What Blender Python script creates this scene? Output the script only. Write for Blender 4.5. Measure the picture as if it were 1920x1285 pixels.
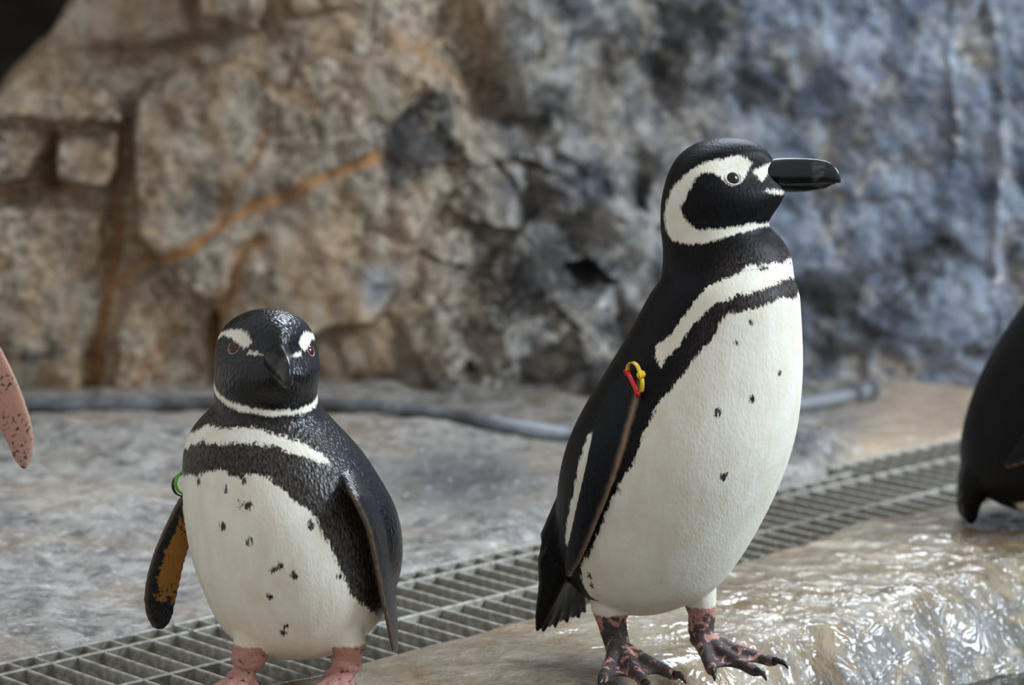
import bpy, bmesh, math, random
import numpy as np
from mathutils import Vector, Matrix
from mathutils.bvhtree import BVHTree
from mathutils.kdtree import KDTree

for o in list(bpy.data.objects):
    bpy.data.objects.remove(o)
S = bpy.context.scene
C = S.collection
random.seed(4)

# ------------------------------------------------------------------ camera
F = 5200.0                       # focal length in pixels of the 1920 wide frame
PITCH = math.radians(9.3)
EYE = np.array([0.0, 0.0, 1.0])
FW = np.array([0, math.cos(PITCH), -math.sin(PITCH)])
UP = np.array([0, math.sin(PITCH), math.cos(PITCH)])
RT = np.array([1.0, 0, 0])
cd = bpy.data.cameras.new('camera')
cam = bpy.data.objects.new('camera', cd)
C.objects.link(cam)
cam.location = EYE
cam.rotation_euler = (math.pi / 2 - PITCH, 0, 0)
cd.sensor_width = 36
cd.lens = F / 1920 * 36
cd.clip_end = 100
cd.dof.use_dof = True
cd.dof.focus_distance = 3.38
cd.dof.aperture_fstop = 3.6
S.camera = cam

# ------------------------------------------------------------------ light
S.view_settings.view_transform = 'Standard'
S.view_settings.look = 'None'
S.view_settings.gamma = 1
S.view_settings.use_curve_mapping = False
S.view_settings.exposure = 0.15
W = bpy.data.worlds.new('world')
S.world = W
W.use_nodes = True
W.node_tree.nodes['Background'].inputs[0].default_value = (0.95, 0.97, 1.0, 1)
W.node_tree.nodes['Background'].inputs[1].default_value = 0.50


def area(name, loc, aim, size, power, col, sy=None):
    d = bpy.data.lights.new(name, 'AREA')
    d.energy = power
    d.color = col
    d.size = size
    if sy:
        d.shape = 'RECTANGLE'
        d.size_y = sy
    o = bpy.data.objects.new(name, d)
    C.objects.link(o)
    o.location = loc
    o.rotation_euler = (Vector(aim) - Vector(loc)).to_track_quat('-Z', 'Y').to_euler()
    return o


# open sky above and behind the rock (glints on the ledge) and to the right (blue light on the right-hand sides)
area('sky_opening_above_offscreen', (1.2, 6.2, 3.5), (0.4, 3.7, 0.0), 2.4, 190, (0.78, 0.89, 1.0), 1.4)
area('sky_opening_right_offscreen', (4.6, 3.0, 2.9), (0.2, 3.8, 0.3), 1.8, 270, (0.74, 0.87, 1.0), 1.8)


# ------------------------------------------------------------------ helpers
def ray(px, py):
    return FW + RT * ((px - 960) / F) + UP * ((642.5 - py) / F)


def at_y(px, py, Y):
    d = ray(px, py)
    return EYE + d * ((Y - EYE[1]) / d[1])


def at_z(px, py, Z=0.0):
    d = ray(px, py)
    return EYE + d * ((Z - EYE[2]) / d[2])


def proj(P):
    r = np.asarray(P) - EYE
    d = r @ FW
    return 960 + F * (r @ RT) / d, 642.5 - F * (r @ UP) / d


def _h(ix, iy, iz, s):
    n = (ix * 374761393 + iy * 668265263 + iz * 2147483647 + s * 1274126177) & 0xffffffff
    n = ((n ^ (n >> 13)) * 1274126177) & 0xffffffff
    n = n ^ (n >> 16)
    return (n & 0xffff) / 65535.0


def vnoise(x, y, z=0.0, s=0):
    x, y, z = np.broadcast_arrays(np.asarray(x, float), np.asarray(y, float), np.asarray(z, float))
    ix, iy, iz = (np.floor(a).astype(np.int64) for a in (x, y, z))
    fx, fy, fz = x - ix, y - iy, z - iz
    fx, fy, fz = (f * f * (3 - 2 * f) for f in (fx, fy, fz))
    r = 0
    for a in (0, 1):
        for b in (0, 1):
            for c in (0, 1):
                w = (fx if a else 1 - fx) * (fy if b else 1 - fy) * (fz if c else 1 - fz)
                r = r + w * _h(ix + a, iy + b, iz + c, s)
    return r * 2 - 1


def fbm(x, y, z=0.0, o=4, s=0, g=0.5):
    r = 0
    a = 1.0
    f = 1.0
    for k in range(o):
        r = r + a * vnoise(np.asarray(x) * f, np.asarray(y) * f, np.asarray(z) * f, s + k)
        a *= g
        f *= 2.03
    return r


def sstep(a, b, x):
    t = np.clip((x - a) / (b - a), 0, 1)
    return t * t * (3 - 2 * t)


def seg_dist(X, Y, a, b):
    dx, dy = b[0] - a[0], b[1] - a[1]
    L = dx * dx + dy * dy + 1e-12
    t = np.clip(((X - a[0]) * dx + (Y - a[1]) * dy) / L, 0, 1)
    return np.hypot(X - a[0] - t * dx, Y - a[1] - t * dy)


def line_dist(X, Y, pts):
    d = 1e9
    for a, b in zip(pts[:-1], pts[1:]):
        d = np.minimum(d, seg_dist(X, Y, a, b))
    return d


def poly_sd(X, Y, pts):
    """signed distance, positive inside"""
    d = 1e9
    ins = np.zeros(np.shape(X), bool)
    n = len(pts)
    for i in range(n):
        a, b = pts[i], pts[(i + 1) % n]
        d = np.minimum(d, seg_dist(X, Y, a, b))
        if a[1] != b[1]:
            c = ((a[1] > Y) != (b[1] > Y)) & (X < (b[0] - a[0]) * (Y - a[1]) / (b[1] - a[1]) + a[0])
            ins ^= c
    return np.where(ins, d, -d)


def mesh(name, verts, faces, mats=(), smooth=True):
    me = bpy.data.meshes.new(name)
    me.from_pydata([tuple(map(float, v)) for v in verts], [], [tuple(map(int, f)) for f in faces])
    for m in mats:
        me.materials.append(m)
    if smooth:
        me.polygons.foreach_set('use_smooth', [True] * len(me.polygons))
    me.update()
    return me


def link(name, me, parent=None, loc=None):
    o = bpy.data.objects.new(name, me)
    C.objects.link(o)
    if parent:
        o.parent = parent
    if loc is not None:
        o.location = loc
    return o


def tag(o, label=None, cat=None, group=None, kind=None):
    for k, v in (('label', label), ('category', cat), ('group', group), ('kind', kind)):
        if v:
            o[k] = v
    return o


def fattr(me, name, vals):
    a = me.attributes.new(name, 'FLOAT', 'POINT')
    a.data.foreach_set('value', np.asarray(vals, np.float32))


def grid(nx, ny):
    i, j = np.meshgrid(np.arange(nx - 1), np.arange(ny - 1))
    a = (j * nx + i).ravel()
    return np.stack([a, a + 1, a + nx + 1, a + nx], 1)


def outward(me):
    bm = bmesh.new()
    bm.from_mesh(me)
    bmesh.ops.recalc_face_normals(bm, faces=bm.faces)
    bm.to_mesh(me)
    bm.free()
    return me


def lathe_rings(rings):
    """rings: list of (n,3) arrays -> closed verts, faces"""
    n = len(rings[0])
    V = [p for r in rings for p in r]
    Fc = []
    for k in range(len(rings) - 1):
        for i in range(n):
            j = (i + 1) % n
            Fc.append((k * n + i, k * n + j, (k + 1) * n + j, (k + 1) * n + i))
    V.append(np.mean(rings[0], 0))
    V.append(np.mean(rings[-1], 0))
    a, b = len(V) - 2, len(V) - 1
    m = (len(rings) - 1) * n
    for i in range(n):
        j = (i + 1) % n
        Fc.append((a, j, i))
        Fc.append((b, m + i, m + j))
    return V, Fc


def tube(pts, rads, n=12, flat=1.0):
    pts = [np.asarray(p, float) for p in pts]
    rings = []
    ref = np.array([0.13, 0.21, 1.0])
    for k, p in enumerate(pts):
        t = pts[min(k + 1, len(pts) - 1)] - pts[max(k - 1, 0)]
        t = t / (np.linalg.norm(t) + 1e-12)
        a = np.cross(t, ref)
        if np.linalg.norm(a) < 0.1:
            a = np.cross(t, [1, 0, 0])
        a /= np.linalg.norm(a)
        b = np.cross(t, a)
        rings.append(np.array([p + rads[k] * (a * math.cos(q) + b * flat * math.sin(q))
                               for q in np.arange(n) * 2 * math.pi / n]))
    return lathe_rings(rings)


def resample(pts, m):
    pts = np.asarray(pts, float)
    s = np.r_[0, np.cumsum(np.linalg.norm(np.diff(pts, axis=0), axis=1))]
    t = np.linspace(0, s[-1], m)
    return np.stack([np.interp(t, s, pts[:, k]) for k in range(pts.shape[1])], 1)


def smooth_path(pts, m, it=2):
    p = resample(pts, m)
    for _ in range(it * 3):
        q = p.copy()
        q[1:-1] = (p[:-2] + 2 * p[1:-1] + p[2:]) / 4
        p = q
    return p


# ------------------------------------------------------------------ shader helper
class NT:
    def __init__(self, name):
        self.m = bpy.data.materials.new(name)
        self.m.use_nodes = True
        self.t = self.m.node_tree
        self.t.nodes.clear()
        self.out = self.n('ShaderNodeOutputMaterial')
        self.b = self.n('ShaderNodeBsdfPrincipled')
        self.l(self.b.outputs[0], self.out.inputs[0])
        self.tc = self.n('ShaderNodeTexCoord')

    def n(self, k):
        return self.t.nodes.new(k)

    def l(self, a, b):
        self.t.links.new(a, b)

    def put(self, sock, v):
        if isinstance(v, (int, float)):
            sock.default_value = v
        elif isinstance(v, tuple):
            sock.default_value = v if len(v) == len(sock.default_value) else (*v, 1)
        else:
            self.l(v, sock)

    def attr(self, name):
        a = self.n('ShaderNodeAttribute')
        a.attribute_name = name
        return a.outputs['Fac']

    def math(self, op, a, b=0.0, c=None, clamp=False):
        m = self.n('ShaderNodeMath')
        m.operation = op
        m.use_clamp = clamp
        self.put(m.inputs[0], a)
        self.put(m.inputs[1], b)
        if c is not None:
            self.put(m.inputs[2], c)
        return m.outputs[0]

    def noise(self, scale, detail=4, rough=0.55, dist=0.0, sc=None, coord=None, loc=(0, 0, 0)):
        t = self.n('ShaderNodeTexNoise')
        t.inputs['Scale'].default_value = scale
        t.inputs['Detail'].default_value = detail
        t.inputs['Roughness'].default_value = rough
        t.inputs['Distortion'].default_value = dist
        src = coord or self.tc.outputs['Object']
        mp = self.n('ShaderNodeMapping')
        mp.inputs['Scale'].default_value = sc or (1, 1, 1)
        mp.inputs['Location'].default_value = loc
        self.l(src, mp.inputs[0])
        self.l(mp.outputs[0], t.inputs['Vector'])
        return t.outputs['Fac']

    def voro(self, scale, sc=None, feat='F1'):
        t = self.n('ShaderNodeTexVoronoi')
        t.feature = feat
        t.inputs['Scale'].default_value = scale
        mp = self.n('ShaderNodeMapping')
        mp.inputs['Scale'].default_value = sc or (1, 1, 1)
        self.l(self.tc.outputs['Object'], mp.inputs[0])
        self.l(mp.outputs[0], t.inputs['Vector'])
        return t.outputs['Distance']

    def ramp(self, f, a, b):
        m = self.n('ShaderNodeMapRange')
        m.interpolation_type = 'SMOOTHSTEP'
        self.put(m.inputs[0], f)
        m.inputs[1].default_value = a
        m.inputs[2].default_value = b
        return m.outputs[0]

    def mix(self, f, a, b):
        m = self.n('ShaderNodeMix')
        m.data_type = 'RGBA'
        self.put(m.inputs[0], f)
        self.put(m.inputs[6], a)
        self.put(m.inputs[7], b)
        return m.outputs[2]

    def bump(self, h, strength, dist=0.002, nrm=None):
        b = self.n('ShaderNodeBump')
        b.inputs['Strength'].default_value = strength
        b.inputs['Distance'].default_value = dist
        self.l(h, b.inputs['Height'])
        if nrm is not None:
            self.l(nrm, b.inputs['Normal'])
        return b.outputs[0]

    def set(self, **k):
        nm = {'col': 'Base Color', 'rough': 'Roughness', 'nrm': 'Normal', 'spec': 'Specular IOR Level',
              'metal': 'Metallic', 'coat': 'Coat Weight', 'coatr': 'Coat Roughness', 'trans': 'Transmission Weight',
              'ior': 'IOR', 'sheen': 'Sheen Weight', 'sss': 'Subsurface Weight', 'coatn': 'Coat Normal'}
        for a, v in k.items():
            self.put(self.b.inputs[nm[a]], v)
        return self.m


def srgb(r, g, b):
    f = lambda c: (c / 255 / 12.92) if c <= 10 else ((c / 255 + 0.055) / 1.055) ** 2.4
    return (f(r), f(g), f(b))


# ------------------------------------------------------------------ materials of the place
def mat_wall():
    n = NT('painted_rock')
    big = n.noise(3.2, 6, 0.6)
    mid = n.noise(11, 7, 0.68, 0.3)
    fine = n.noise(46, 6, 0.7)
    streak = n.noise(13, 8, 0.72, 0.3, (1, 1, 0.35))
    base = n.mix(n.ramp(mid, 0.38, 0.62), srgb(74, 69, 65), srgb(178, 168, 152))
    base = n.mix(n.ramp(big, 0.42, 0.6), base, n.mix(n.ramp(fine, 0.4, 0.62), srgb(88, 82, 76), srgb(190, 178, 158)))
    # ochre wash
    och = n.math('MULTIPLY', n.attr('ochre'), n.ramp(streak, 0.36, 0.6))
    base = n.mix(n.math('MULTIPLY', och, 0.66), base, n.mix(n.ramp(fine, 0.35, 0.65), srgb(112, 74, 34), srgb(188, 146, 92)))
    base = n.mix(n.math('MULTIPLY', n.attr('ochre'), 0.38), base, srgb(156, 140, 114))
    # blue grey tint, mostly towards the right
    blu = n.math('MULTIPLY', n.attr('blue'), n.ramp(n.noise(7, 6, 0.65, 0.4, (1, 1, 0.6), loc=(3, 1, 2)), 0.3, 0.55))
    base = n.mix(n.math('MULTIPLY', blu, 0.8), base, n.mix(n.ramp(mid, 0.35, 0.65), srgb(78, 92, 112), srgb(148, 162, 182)))
    # dark stains and other dark patches
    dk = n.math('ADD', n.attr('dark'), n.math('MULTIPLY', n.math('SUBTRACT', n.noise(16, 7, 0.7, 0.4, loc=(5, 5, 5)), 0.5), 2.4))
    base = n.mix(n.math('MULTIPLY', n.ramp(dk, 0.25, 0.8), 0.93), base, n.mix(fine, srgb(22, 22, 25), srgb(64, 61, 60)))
    # white flecks
    wt = n.math('ADD', n.attr('white'), n.math('MULTIPLY', n.math('SUBTRACT', n.noise(30, 5, 0.62, 0.2, loc=(9, 2, 4)), 0.5), 2.6))
    base = n.mix(n.math('MULTIPLY', n.ramp(wt, 0.72, 1.1), 0.85), base, srgb(226, 224, 220))
    # pigment in the veins
    base = n.mix(n.math('MULTIPLY', n.attr('vein'), n.ramp(mid, 0.2, 0.55)), base, srgb(164, 116, 62))
    speck = n.ramp(n.noise(85, 4, 0.7, loc=(1, 7, 3)), 0.60, 0.70)
    base = n.mix(n.math('MULTIPLY', speck, 0.42), base, srgb(52, 50, 50))
    b1 = n.bump(mid, 0.5, 0.02)
    b2 = n.bump(fine, 0.5, 0.006, b1)
    return n.set(col=base, rough=0.62, nrm=b2, spec=0.35)


def mat_floor():
    n = NT('rock_floor')
    mid = n.noise(24, 9, 0.74, 0.1)
    fine = n.noise(110, 6, 0.75)
    base = n.mix(n.ramp(mid, 0.34, 0.64), srgb(90, 85, 82), srgb(172, 166, 158))
    base = n.mix(n.math('MULTIPLY', n.ramp(n.noise(5, 5, 0.6, loc=(2, 3, 1)), 0.5, 0.68), 0.5), base, srgb(150, 124, 96))
    base = n.mix(n.math('MULTIPLY', n.attr('sand'), 0.75), base, n.mix(fine, srgb(188, 158, 124), srgb(220, 198, 168)))
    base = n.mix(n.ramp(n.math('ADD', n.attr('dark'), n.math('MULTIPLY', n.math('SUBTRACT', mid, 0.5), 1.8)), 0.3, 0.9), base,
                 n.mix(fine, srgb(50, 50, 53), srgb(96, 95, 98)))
    base = n.mix(n.math('MULTIPLY', n.ramp(fine, 0.54, 0.64), 0.6), base, srgb(70, 66, 62))
    base = n.mix(n.math('MULTIPLY', n.ramp(n.noise(60, 5, 0.7, loc=(4, 8, 2)), 0.56, 0.66), 0.6), base, srgb(214, 210, 206))
    wet = n.attr('wet')
    b1 = n.bump(mid, 0.5, 0.008)
    b2 = n.bump(fine, 0.6, 0.003, b1)
    rough = n.math('SUBTRACT', 0.62, n.math('MULTIPLY', wet, 0.42))
    return n.set(col=base, rough=rough, nrm=b2, spec=0.5)


def mat_ledge():
    n = NT('wet_ledge_rock')
    big = n.noise(6, 5, 0.6, 0.6)
    mid = n.noise(24, 6, 0.66, 0.6)
    fine = n.noise(95, 5, 0.7)
    base = n.mix(n.ramp(big, 0.38, 0.64), srgb(132, 108, 74), srgb(160, 146, 122))
    base = n.mix(n.math('MULTIPLY', n.ramp(mid, 0.5, 0.66), 0.45), base, srgb(96, 78, 48))
    base = n.mix(n.math('MULTIPLY', n.ramp(n.noise(9, 4, 0.6, loc=(6, 2, 0)), 0.54, 0.7), 0.4), base, srgb(148, 134, 78))
    rgh = n.attr('rugged')
    base = n.mix(n.math('MULTIPLY', n.ramp(n.math('ADD', mid, n.math('MULTIPLY', rgh, 0.16)), 0.5, 0.72), n.math('POWER', rgh, 2.5)), base, srgb(92, 86, 78))
    base = n.mix(n.math('MULTIPLY', n.ramp(fine, 0.56, 0.7), 0.35), base, srgb(88, 76, 58))
    b1 = n.bump(mid, 0.5, 0.010)
    b2 = n.bump(fine, 0.45, 0.003, b1)
    film = n.bump(n.math('MULTIPLY', n.noise(16, 3, 0.55, 0.6), n.math('MULTIPLY_ADD', n.attr('ripple'), 1.2, 0.08)), 1.0, 0.029)
    rough = n.ramp(n.noise(13, 4, 0.6, loc=(3, 3, 3)), 0.3, 0.75)
    rough = n.math('MULTIPLY_ADD', rough, 0.28, 0.2)
    return n.set(col=base, rough=rough, nrm=b2, spec=0.5, coat=1.0, coatr=0.05, coatn=film)


def mat_plain(name, c1, c2, scale=30, rough=0.5, bump=0.2, bd=0.003, metal=0.0, lo=0.38, hi=0.64, spec=0.5):
    n = NT(name)
    f = n.noise(scale, 6, 0.65, 0.3)
    return n.set(col=n.mix(n.ramp(f, lo, hi), c1, c2), rough=rough, metal=metal, spec=spec, nrm=n.bump(f, bump, bd))


M_WALL, M_FLOOR, M_LEDGE = mat_wall(), mat_floor(), mat_ledge()
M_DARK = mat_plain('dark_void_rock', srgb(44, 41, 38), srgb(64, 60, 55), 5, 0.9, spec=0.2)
M_TRENCH = mat_plain('trench_sludge', srgb(46, 40, 34), srgb(92, 82, 70), 22, 0.6, 0.5, 0.01)
M_GRATE = mat_plain('weathered_grating', srgb(132, 127, 116), srgb(176, 172, 162), 60, 0.42, 0.2)
M_PIPE = mat_plain('grey_pipe_plastic', srgb(66, 64, 62), srgb(132, 136, 140), 7, 0.4, 0.15)

# ------------------------------------------------------------------ ground frame of the grating
GD = np.array([0.72283, 0.69102])          # along the grating
GN = np.array([-0.69102, 0.72283])         # across it, away from the ledge
GO = np.array([0.02437, 3.90818])
PITCHB = 0.147


def g2w(u, v, z=0.0):
    p = GO + GD * u + GN * v
    return np.array([p[0], p[1], z])


def w2g(X, Y):
    dx, dy = X - GO[0], Y - GO[1]
    return dx * GD[0] + dy * GD[1], dx * GN[0] + dy * GN[1]


# ------------------------------------------------------------------ the rock wall
WY = 5.60


def build_wall():
    nx, ny = 800, 340
    px = np.linspace(-900, 3700, nx)
    py = np.linspace(-900, 850, ny)
    X, Y = np.meshgrid(px, py)
    wx = X + 14 * fbm(X / 90, Y / 90, 0, 3, 11)
    wy = Y + 14 * fbm(X / 90, Y / 90, 0, 3, 31)
    H = 0.05 + 0.10 * (1 - sstep(-40, 90, (X - 800) - 0.62 * (Y - 110))) + 0.04 * sstep(420, 560, Y)
    plates = [
        ([(225, 190), (265, 110), (420, 92), (480, 96), (640, 74), (745, 62), (812, 112), (862, 192), (962, 298),
          (905, 345), (845, 395), (815, 460), (780, 540), (690, 620), (560, 650), (420, 640), (380, 560), (300, 505), (238, 420)],
         0.25, 26, 0.00003, 0.00020),
        ([(365, -160), (505, -140), (512, 20), (492, 78), (440, 62), (378, 25)], 0.33, 16, 0.0001, 0.0002),
        ([(505, -120), (680, -120), (720, 40), (640, 62), (515, 70)], 0.20, 35, 0, 0),
        ([(125, -400), (380, -400), (400, 20), (470, 80), (240, 125), (0, 170), (-40, 160)], 0.17, 40, 0.0002, 0.0001),
        ([(-200, 150), (200, 150), (262, 215), (238, 248), (120, 250), (-200, 236)], 0.20, 22, 0, 0.0004),
        ([(92, 246), (236, 235), (242, 300), (216, 360), (150, 348), (94, 342)], 0.23, 14, 0, 0),
        ([(-200, 230), (72, 262), (70, 335), (40, 348), (-200, 340)], 0.20, 14, 0, 0),
        ([(-300, 365), (120, 352), (214, 374), (208, 560), (186, 760), (-300, 760)], 0.20, 22, 0, 0.0001),
        ([(238, 520), (330, 462), (420, 420), (428, 560), (408, 760), (205, 760), (214, 600)], 0.235, 18, 0, 0.0001),
        ([(440, 520), (520, 455), (650, 440), (800, 440), (770, 560), (650, 650), (560, 760), (420, 760), (428, 640)], 0.24, 40, 0.0001, 0.0001),
        ([(770, -300), (1180, -300), (1225, 60), (1100, 190), (965, 268), (850, 140)], 0.12, 80, 0, 0.0003),
        ([(1240, -300), (3900, -300), (3900, 700), (1500, 720), (1430, 500), (1480, 300), (1400, 150)], 0.09, 130, 0.00002, 0),
        ([(960, 310), (1180, 260), (1260, 420), (1150, 470), (980, 440)], 0.14, 50, 0, 0.0003),
        ([(800, 560), (960, 600), (1060, 580), (1100, 700), (1020, 800), (860, 800), (760, 700)], 0.17, 40, 0, 0.0002),
        ([(640, 640), (760, 600), (840, 680), (820, 790), (640, 790)], 0.19, 30, 0, 0.0002),
        ([(-300, 724), (190, 736), (420, 718), (640, 740), (800, 752), (1010, 766), (1010, 860), (-300, 860)], 0.235, 12, 0, 0),
    ]
    for poly, h, e, gx, gy in plates:
        e = e * 1.5
        sd = poly_sd(wx, wy, poly)
        cx, cy = np.mean([p[0] for p in poly]), np.mean([p[1] for p in poly])
        hh = (h + gx * (X - cx) + gy * (Y - cy)) * sstep(-e * 0.25, e, sd)
        H = np.maximum(H, hh)
    # crags between the boulder and the smooth face
    rng = np.random.default_rng(5)
    sx, sy = rng.uniform(700, 1560, 90), rng.uniform(-80, 800, 90)
    off, ga, gb = rng.uniform(-0.035, 0.05, 90), rng.uniform(-4e-4, 4e-4, 90), rng.uniform(-5e-4, 6e-4, 90)
    best = np.full(X.shape, 1e9)
    fac = np.zeros(X.shape)
    for i in range(90):
        d = np.hypot(wx - sx[i], wy - sy[i])
        v = off[i] + ga[i] * (X - sx[i]) + gb[i] * (Y - sy[i])
        k = d < best
        fac = np.where(k, v, fac)
        best = np.minimum(best, d)
    cz = sstep(740, 880, X) * (1 - sstep(1380, 1560, X)) * sstep(-40, 60, Y - (X - 780) * 1.25 + 240 * sstep(900, 1300, X))
    cz = np.maximum(cz, sstep(760, 860, X) * (1 - sstep(1320, 1480, X)) * sstep(330, 450, Y))
    H = H + cz * fac * 1.1
    # cracks and veins
    veins = [([(214, 372), (208, 560), (186, 745)], 9, 0.05, 0.9),
             ([(230, 515), (320, 462), (420, 412), (520, 372), (640, 322), (720, 300)], 8, 0.02, 1.0),
             ([(412, 640), (420, 545), (470, 472), (505, 440)], 9, 0.05, 0.7),
             ([(505, 240), (450, 335), (420, 410)], 8, 0.015, 0.6),
             ([(330, 600), (280, 660), (235, 735)], 7, 0.015, 0.5),
             ([(600, 200), (520, 160), (440, 120)], 10, 0.015, 0.4),
             ([(740, 60), (800, 100), (850, 165)], 10, 0.0, 0.45),
             ([(240, 240), (225, 360)], 12, 0.05, 0.4),
             ([(0, 352), (110, 344)], 10, 0.04, 0.4),
             ([(84, 255), (80, 338)], 10, 0.12, 0.0),
             ([(830, 60), (890, 160), (965, 270)], 30, 0.05, 0.0),
             ([(640, 440), (720, 425), (800, 445), (830, 400)], 6, 0.03, 0.0),
             ([(1300, 60), (1230, 130), (1240, 210)], 26, 0.06, 0.0),
             ([(1590, 370), (1660, 395), (1720, 400)], 8, 0.02, 0.0)]
    vein = np.zeros(X.shape)
    for pts, w, dep, pg in veins:
        d = line_dist(wx, wy, pts)
        H = H - 0.55 * dep * np.exp(-(d / (w * 1.3)) ** 2)
        vein = np.maximum(vein, pg * np.exp(-(d / (w * 1.3)) ** 2))
    # scooped facet
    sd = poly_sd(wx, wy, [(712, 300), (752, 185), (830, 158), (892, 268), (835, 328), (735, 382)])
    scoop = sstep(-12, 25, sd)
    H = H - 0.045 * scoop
    H = H + 0.020 * fbm(X / 170, Y / 170, 0, 3, 3) + 0.010 * fbm(X / 45, Y / 45, 0, 4, 7) * (1 + 0.8 * cz)
    # rib of white calcite on the right face
    for pts, w in (([(1812, -100), (1800, 120), (1790, 330)], 7), ([(1878, -60), (1890, 100), (1872, 350), (1880, 640)], 12)):
        H = H + 0.012 * np.exp(-(line_dist(wx, wy, pts) / w) ** 2)
    # the mass ends at the upper left; everything past the edge turns away
    edge = (X * 0.76 + Y * 0.65 - 84) + 9 * fbm(X / 60, Y / 60, 0, 3, 21)
    edge = np.where(Y > 230, 200, edge)
    H = H - 0.5 * (1 - sstep(-30, 40, edge)) ** 1.3
    # the wall leans back with height
    lean = 0.00012 * np.clip(100 - Y, 0, None)
    D = WY - H + lean
    d = np.stack([FW[k] + RT[k] * ((X - 960) / F) + UP[k] * ((642.5 - Y) / F) for k in range(3)], -1)
    # plane coordinates of the nominal wall, relief measured straight out of it
    t = (WY - 0.15) / d[..., 1]
    P = EYE + d * t[..., None]
    P[..., 1] = D
    gf = grid(nx, ny)
    gf = gf[(edge.ravel()[gf] > -12).all(1)]
    me = mesh('wall_back', P.reshape(-1, 3), gf, [M_WALL])
    warm = 1 - sstep(700, 1000, X + 0.25 * (Y - 300))
    och = np.clip(warm * (0.75 + 0.5 * fbm(X / 120, Y / 160, 0, 3, 51)), 0, 1)
    och = np.maximum(och, 0.8 * sstep(715, 735, Y) * (1 - sstep(1000, 1100, X)))
    och = np.maximum(och, 0.55 * sstep(640, 700, Y) * sstep(1480, 1560, X))
    och = och * (1 - 0.8 * scoop)
    blue = sstep(1180, 1500, X + 0.1 * Y)
    blue = np.maximum(blue, 0.7 * sstep(0, 40, poly_sd(wx, wy, [(650, 470), (810, 440), (750, 570), (680, 570)])))
    blue = np.maximum(blue, 0.35 * sstep(900, 1000, X))
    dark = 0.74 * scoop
    blobs = [((1310, 60), (110, 70), 0.95), ((1230, 120), (60, 70), 0.8), ((1390, 170), (80, 60), 0.7), ((1010, 520), (150, 90), 0.85),  # the first three darken the crevice under the overhang
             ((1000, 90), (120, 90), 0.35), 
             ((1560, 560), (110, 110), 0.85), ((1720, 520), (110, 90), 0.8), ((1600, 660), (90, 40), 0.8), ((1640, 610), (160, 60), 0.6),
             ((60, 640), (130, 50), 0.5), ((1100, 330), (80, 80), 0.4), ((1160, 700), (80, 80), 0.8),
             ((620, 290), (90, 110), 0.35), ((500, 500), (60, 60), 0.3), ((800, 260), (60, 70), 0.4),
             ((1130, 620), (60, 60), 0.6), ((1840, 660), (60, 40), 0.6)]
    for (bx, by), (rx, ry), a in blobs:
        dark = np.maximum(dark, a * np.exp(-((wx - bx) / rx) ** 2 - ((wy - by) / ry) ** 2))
    white = np.zeros(X.shape)
    wbl = [((1030, 640), (34, 30), 1.1), ((1000, 605), (26, 20), 0.9), ((1130, 568), (16, 9), 1.0), ((1178, 572), (18, 12), 1.0),
           ((820, 640), (18, 40), 0.6), ((950, 330), (30, 70), 0.55), ((890, 330), (60, 24), 0.5), ((1200, 330), (18, 60), 0.4),
           ((700, 370), (50, 30), 0.4), ((1390, 190), (30, 20), 0.5), ((1520, 480), (60, 60), 0.5), ((1600, 430), (80, 40), 0.5),
           ((1840, 650), (40, 24), 0.6), ((940, 690), (30, 40), 0.6), ((760, 520), (30, 30), 0.45)]
    for (bx, by), (rx, ry), a in wbl:
        white = np.maximum(white, a * np.exp(-((wx - bx) / rx) ** 2 - ((wy - by) / ry) ** 2))
    for pts, w in (([(1812, -100), (1800, 120), (1790, 330)], 9), ([(1878, -60), (1890, 100), (1872, 350), (1880, 640)], 16)):
        white = np.maximum(white, 0.75 * np.exp(-(line_dist(wx, wy, pts) / w) ** 2))
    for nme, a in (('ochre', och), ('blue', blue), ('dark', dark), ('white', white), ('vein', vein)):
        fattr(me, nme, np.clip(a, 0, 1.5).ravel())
    o = link('wall_back', me)
    tag(o, 'craggy artificial rock wall with ochre and grey stains behind the penguins', None, None, 'structure')


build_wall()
o = link('wall_void_backdrop', mesh('wall_void_backdrop', [(-4, 7.2, -0.5), (1.5, 7.2, -0.5), (1.5, 7.2, 3.5), (-4, 7.2, 3.5)], [(0, 1, 2, 3)], [M_DARK], False))  # dark backdrop added so the gap past the rock reads as unlit
tag(o, 'dark backdrop added behind the gap past the edge of the rock', None, None, 'structure')
o = link('ceiling_light_blocker', mesh('ceiling_light_blocker', [(-4, 5.45, 1.72), (4.5, 5.62, 1.72), (4.5, 7.2, 1.72), (-4, 7.2, 1.72)], [(0, 1, 2, 3)], [M_DARK], False))  # unseen slab added to block light from the recess behind the rock
tag(o, 'added unseen slab that keeps light out of the recess behind the wall', None, None, 'structure')


# ------------------------------------------------------------------ floor between wall and grating
def floor_z(X, Y):
    u, v = w2g(X, Y)
    z = 0.010 + 0.012 * fbm(X * 3, Y * 3, 0, 3, 61) + 0.006 * fbm(X * 12, Y * 12, 0, 4, 63) + 0.02 * sstep(0.3, 1.4, v)
    q = at_z(1510, 845)
    z = z + 0.055 * np.exp(-((X - q[0]) / 0.10) ** 2 - ((Y - q[1]) / 0.16) ** 2)
    q = at_z(800, 850)
    z = z + 0.03 * np.exp(-((X - q[0]) / 0.25) ** 2 - ((Y - q[1]) / 0.2) ** 2)
    return z


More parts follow.
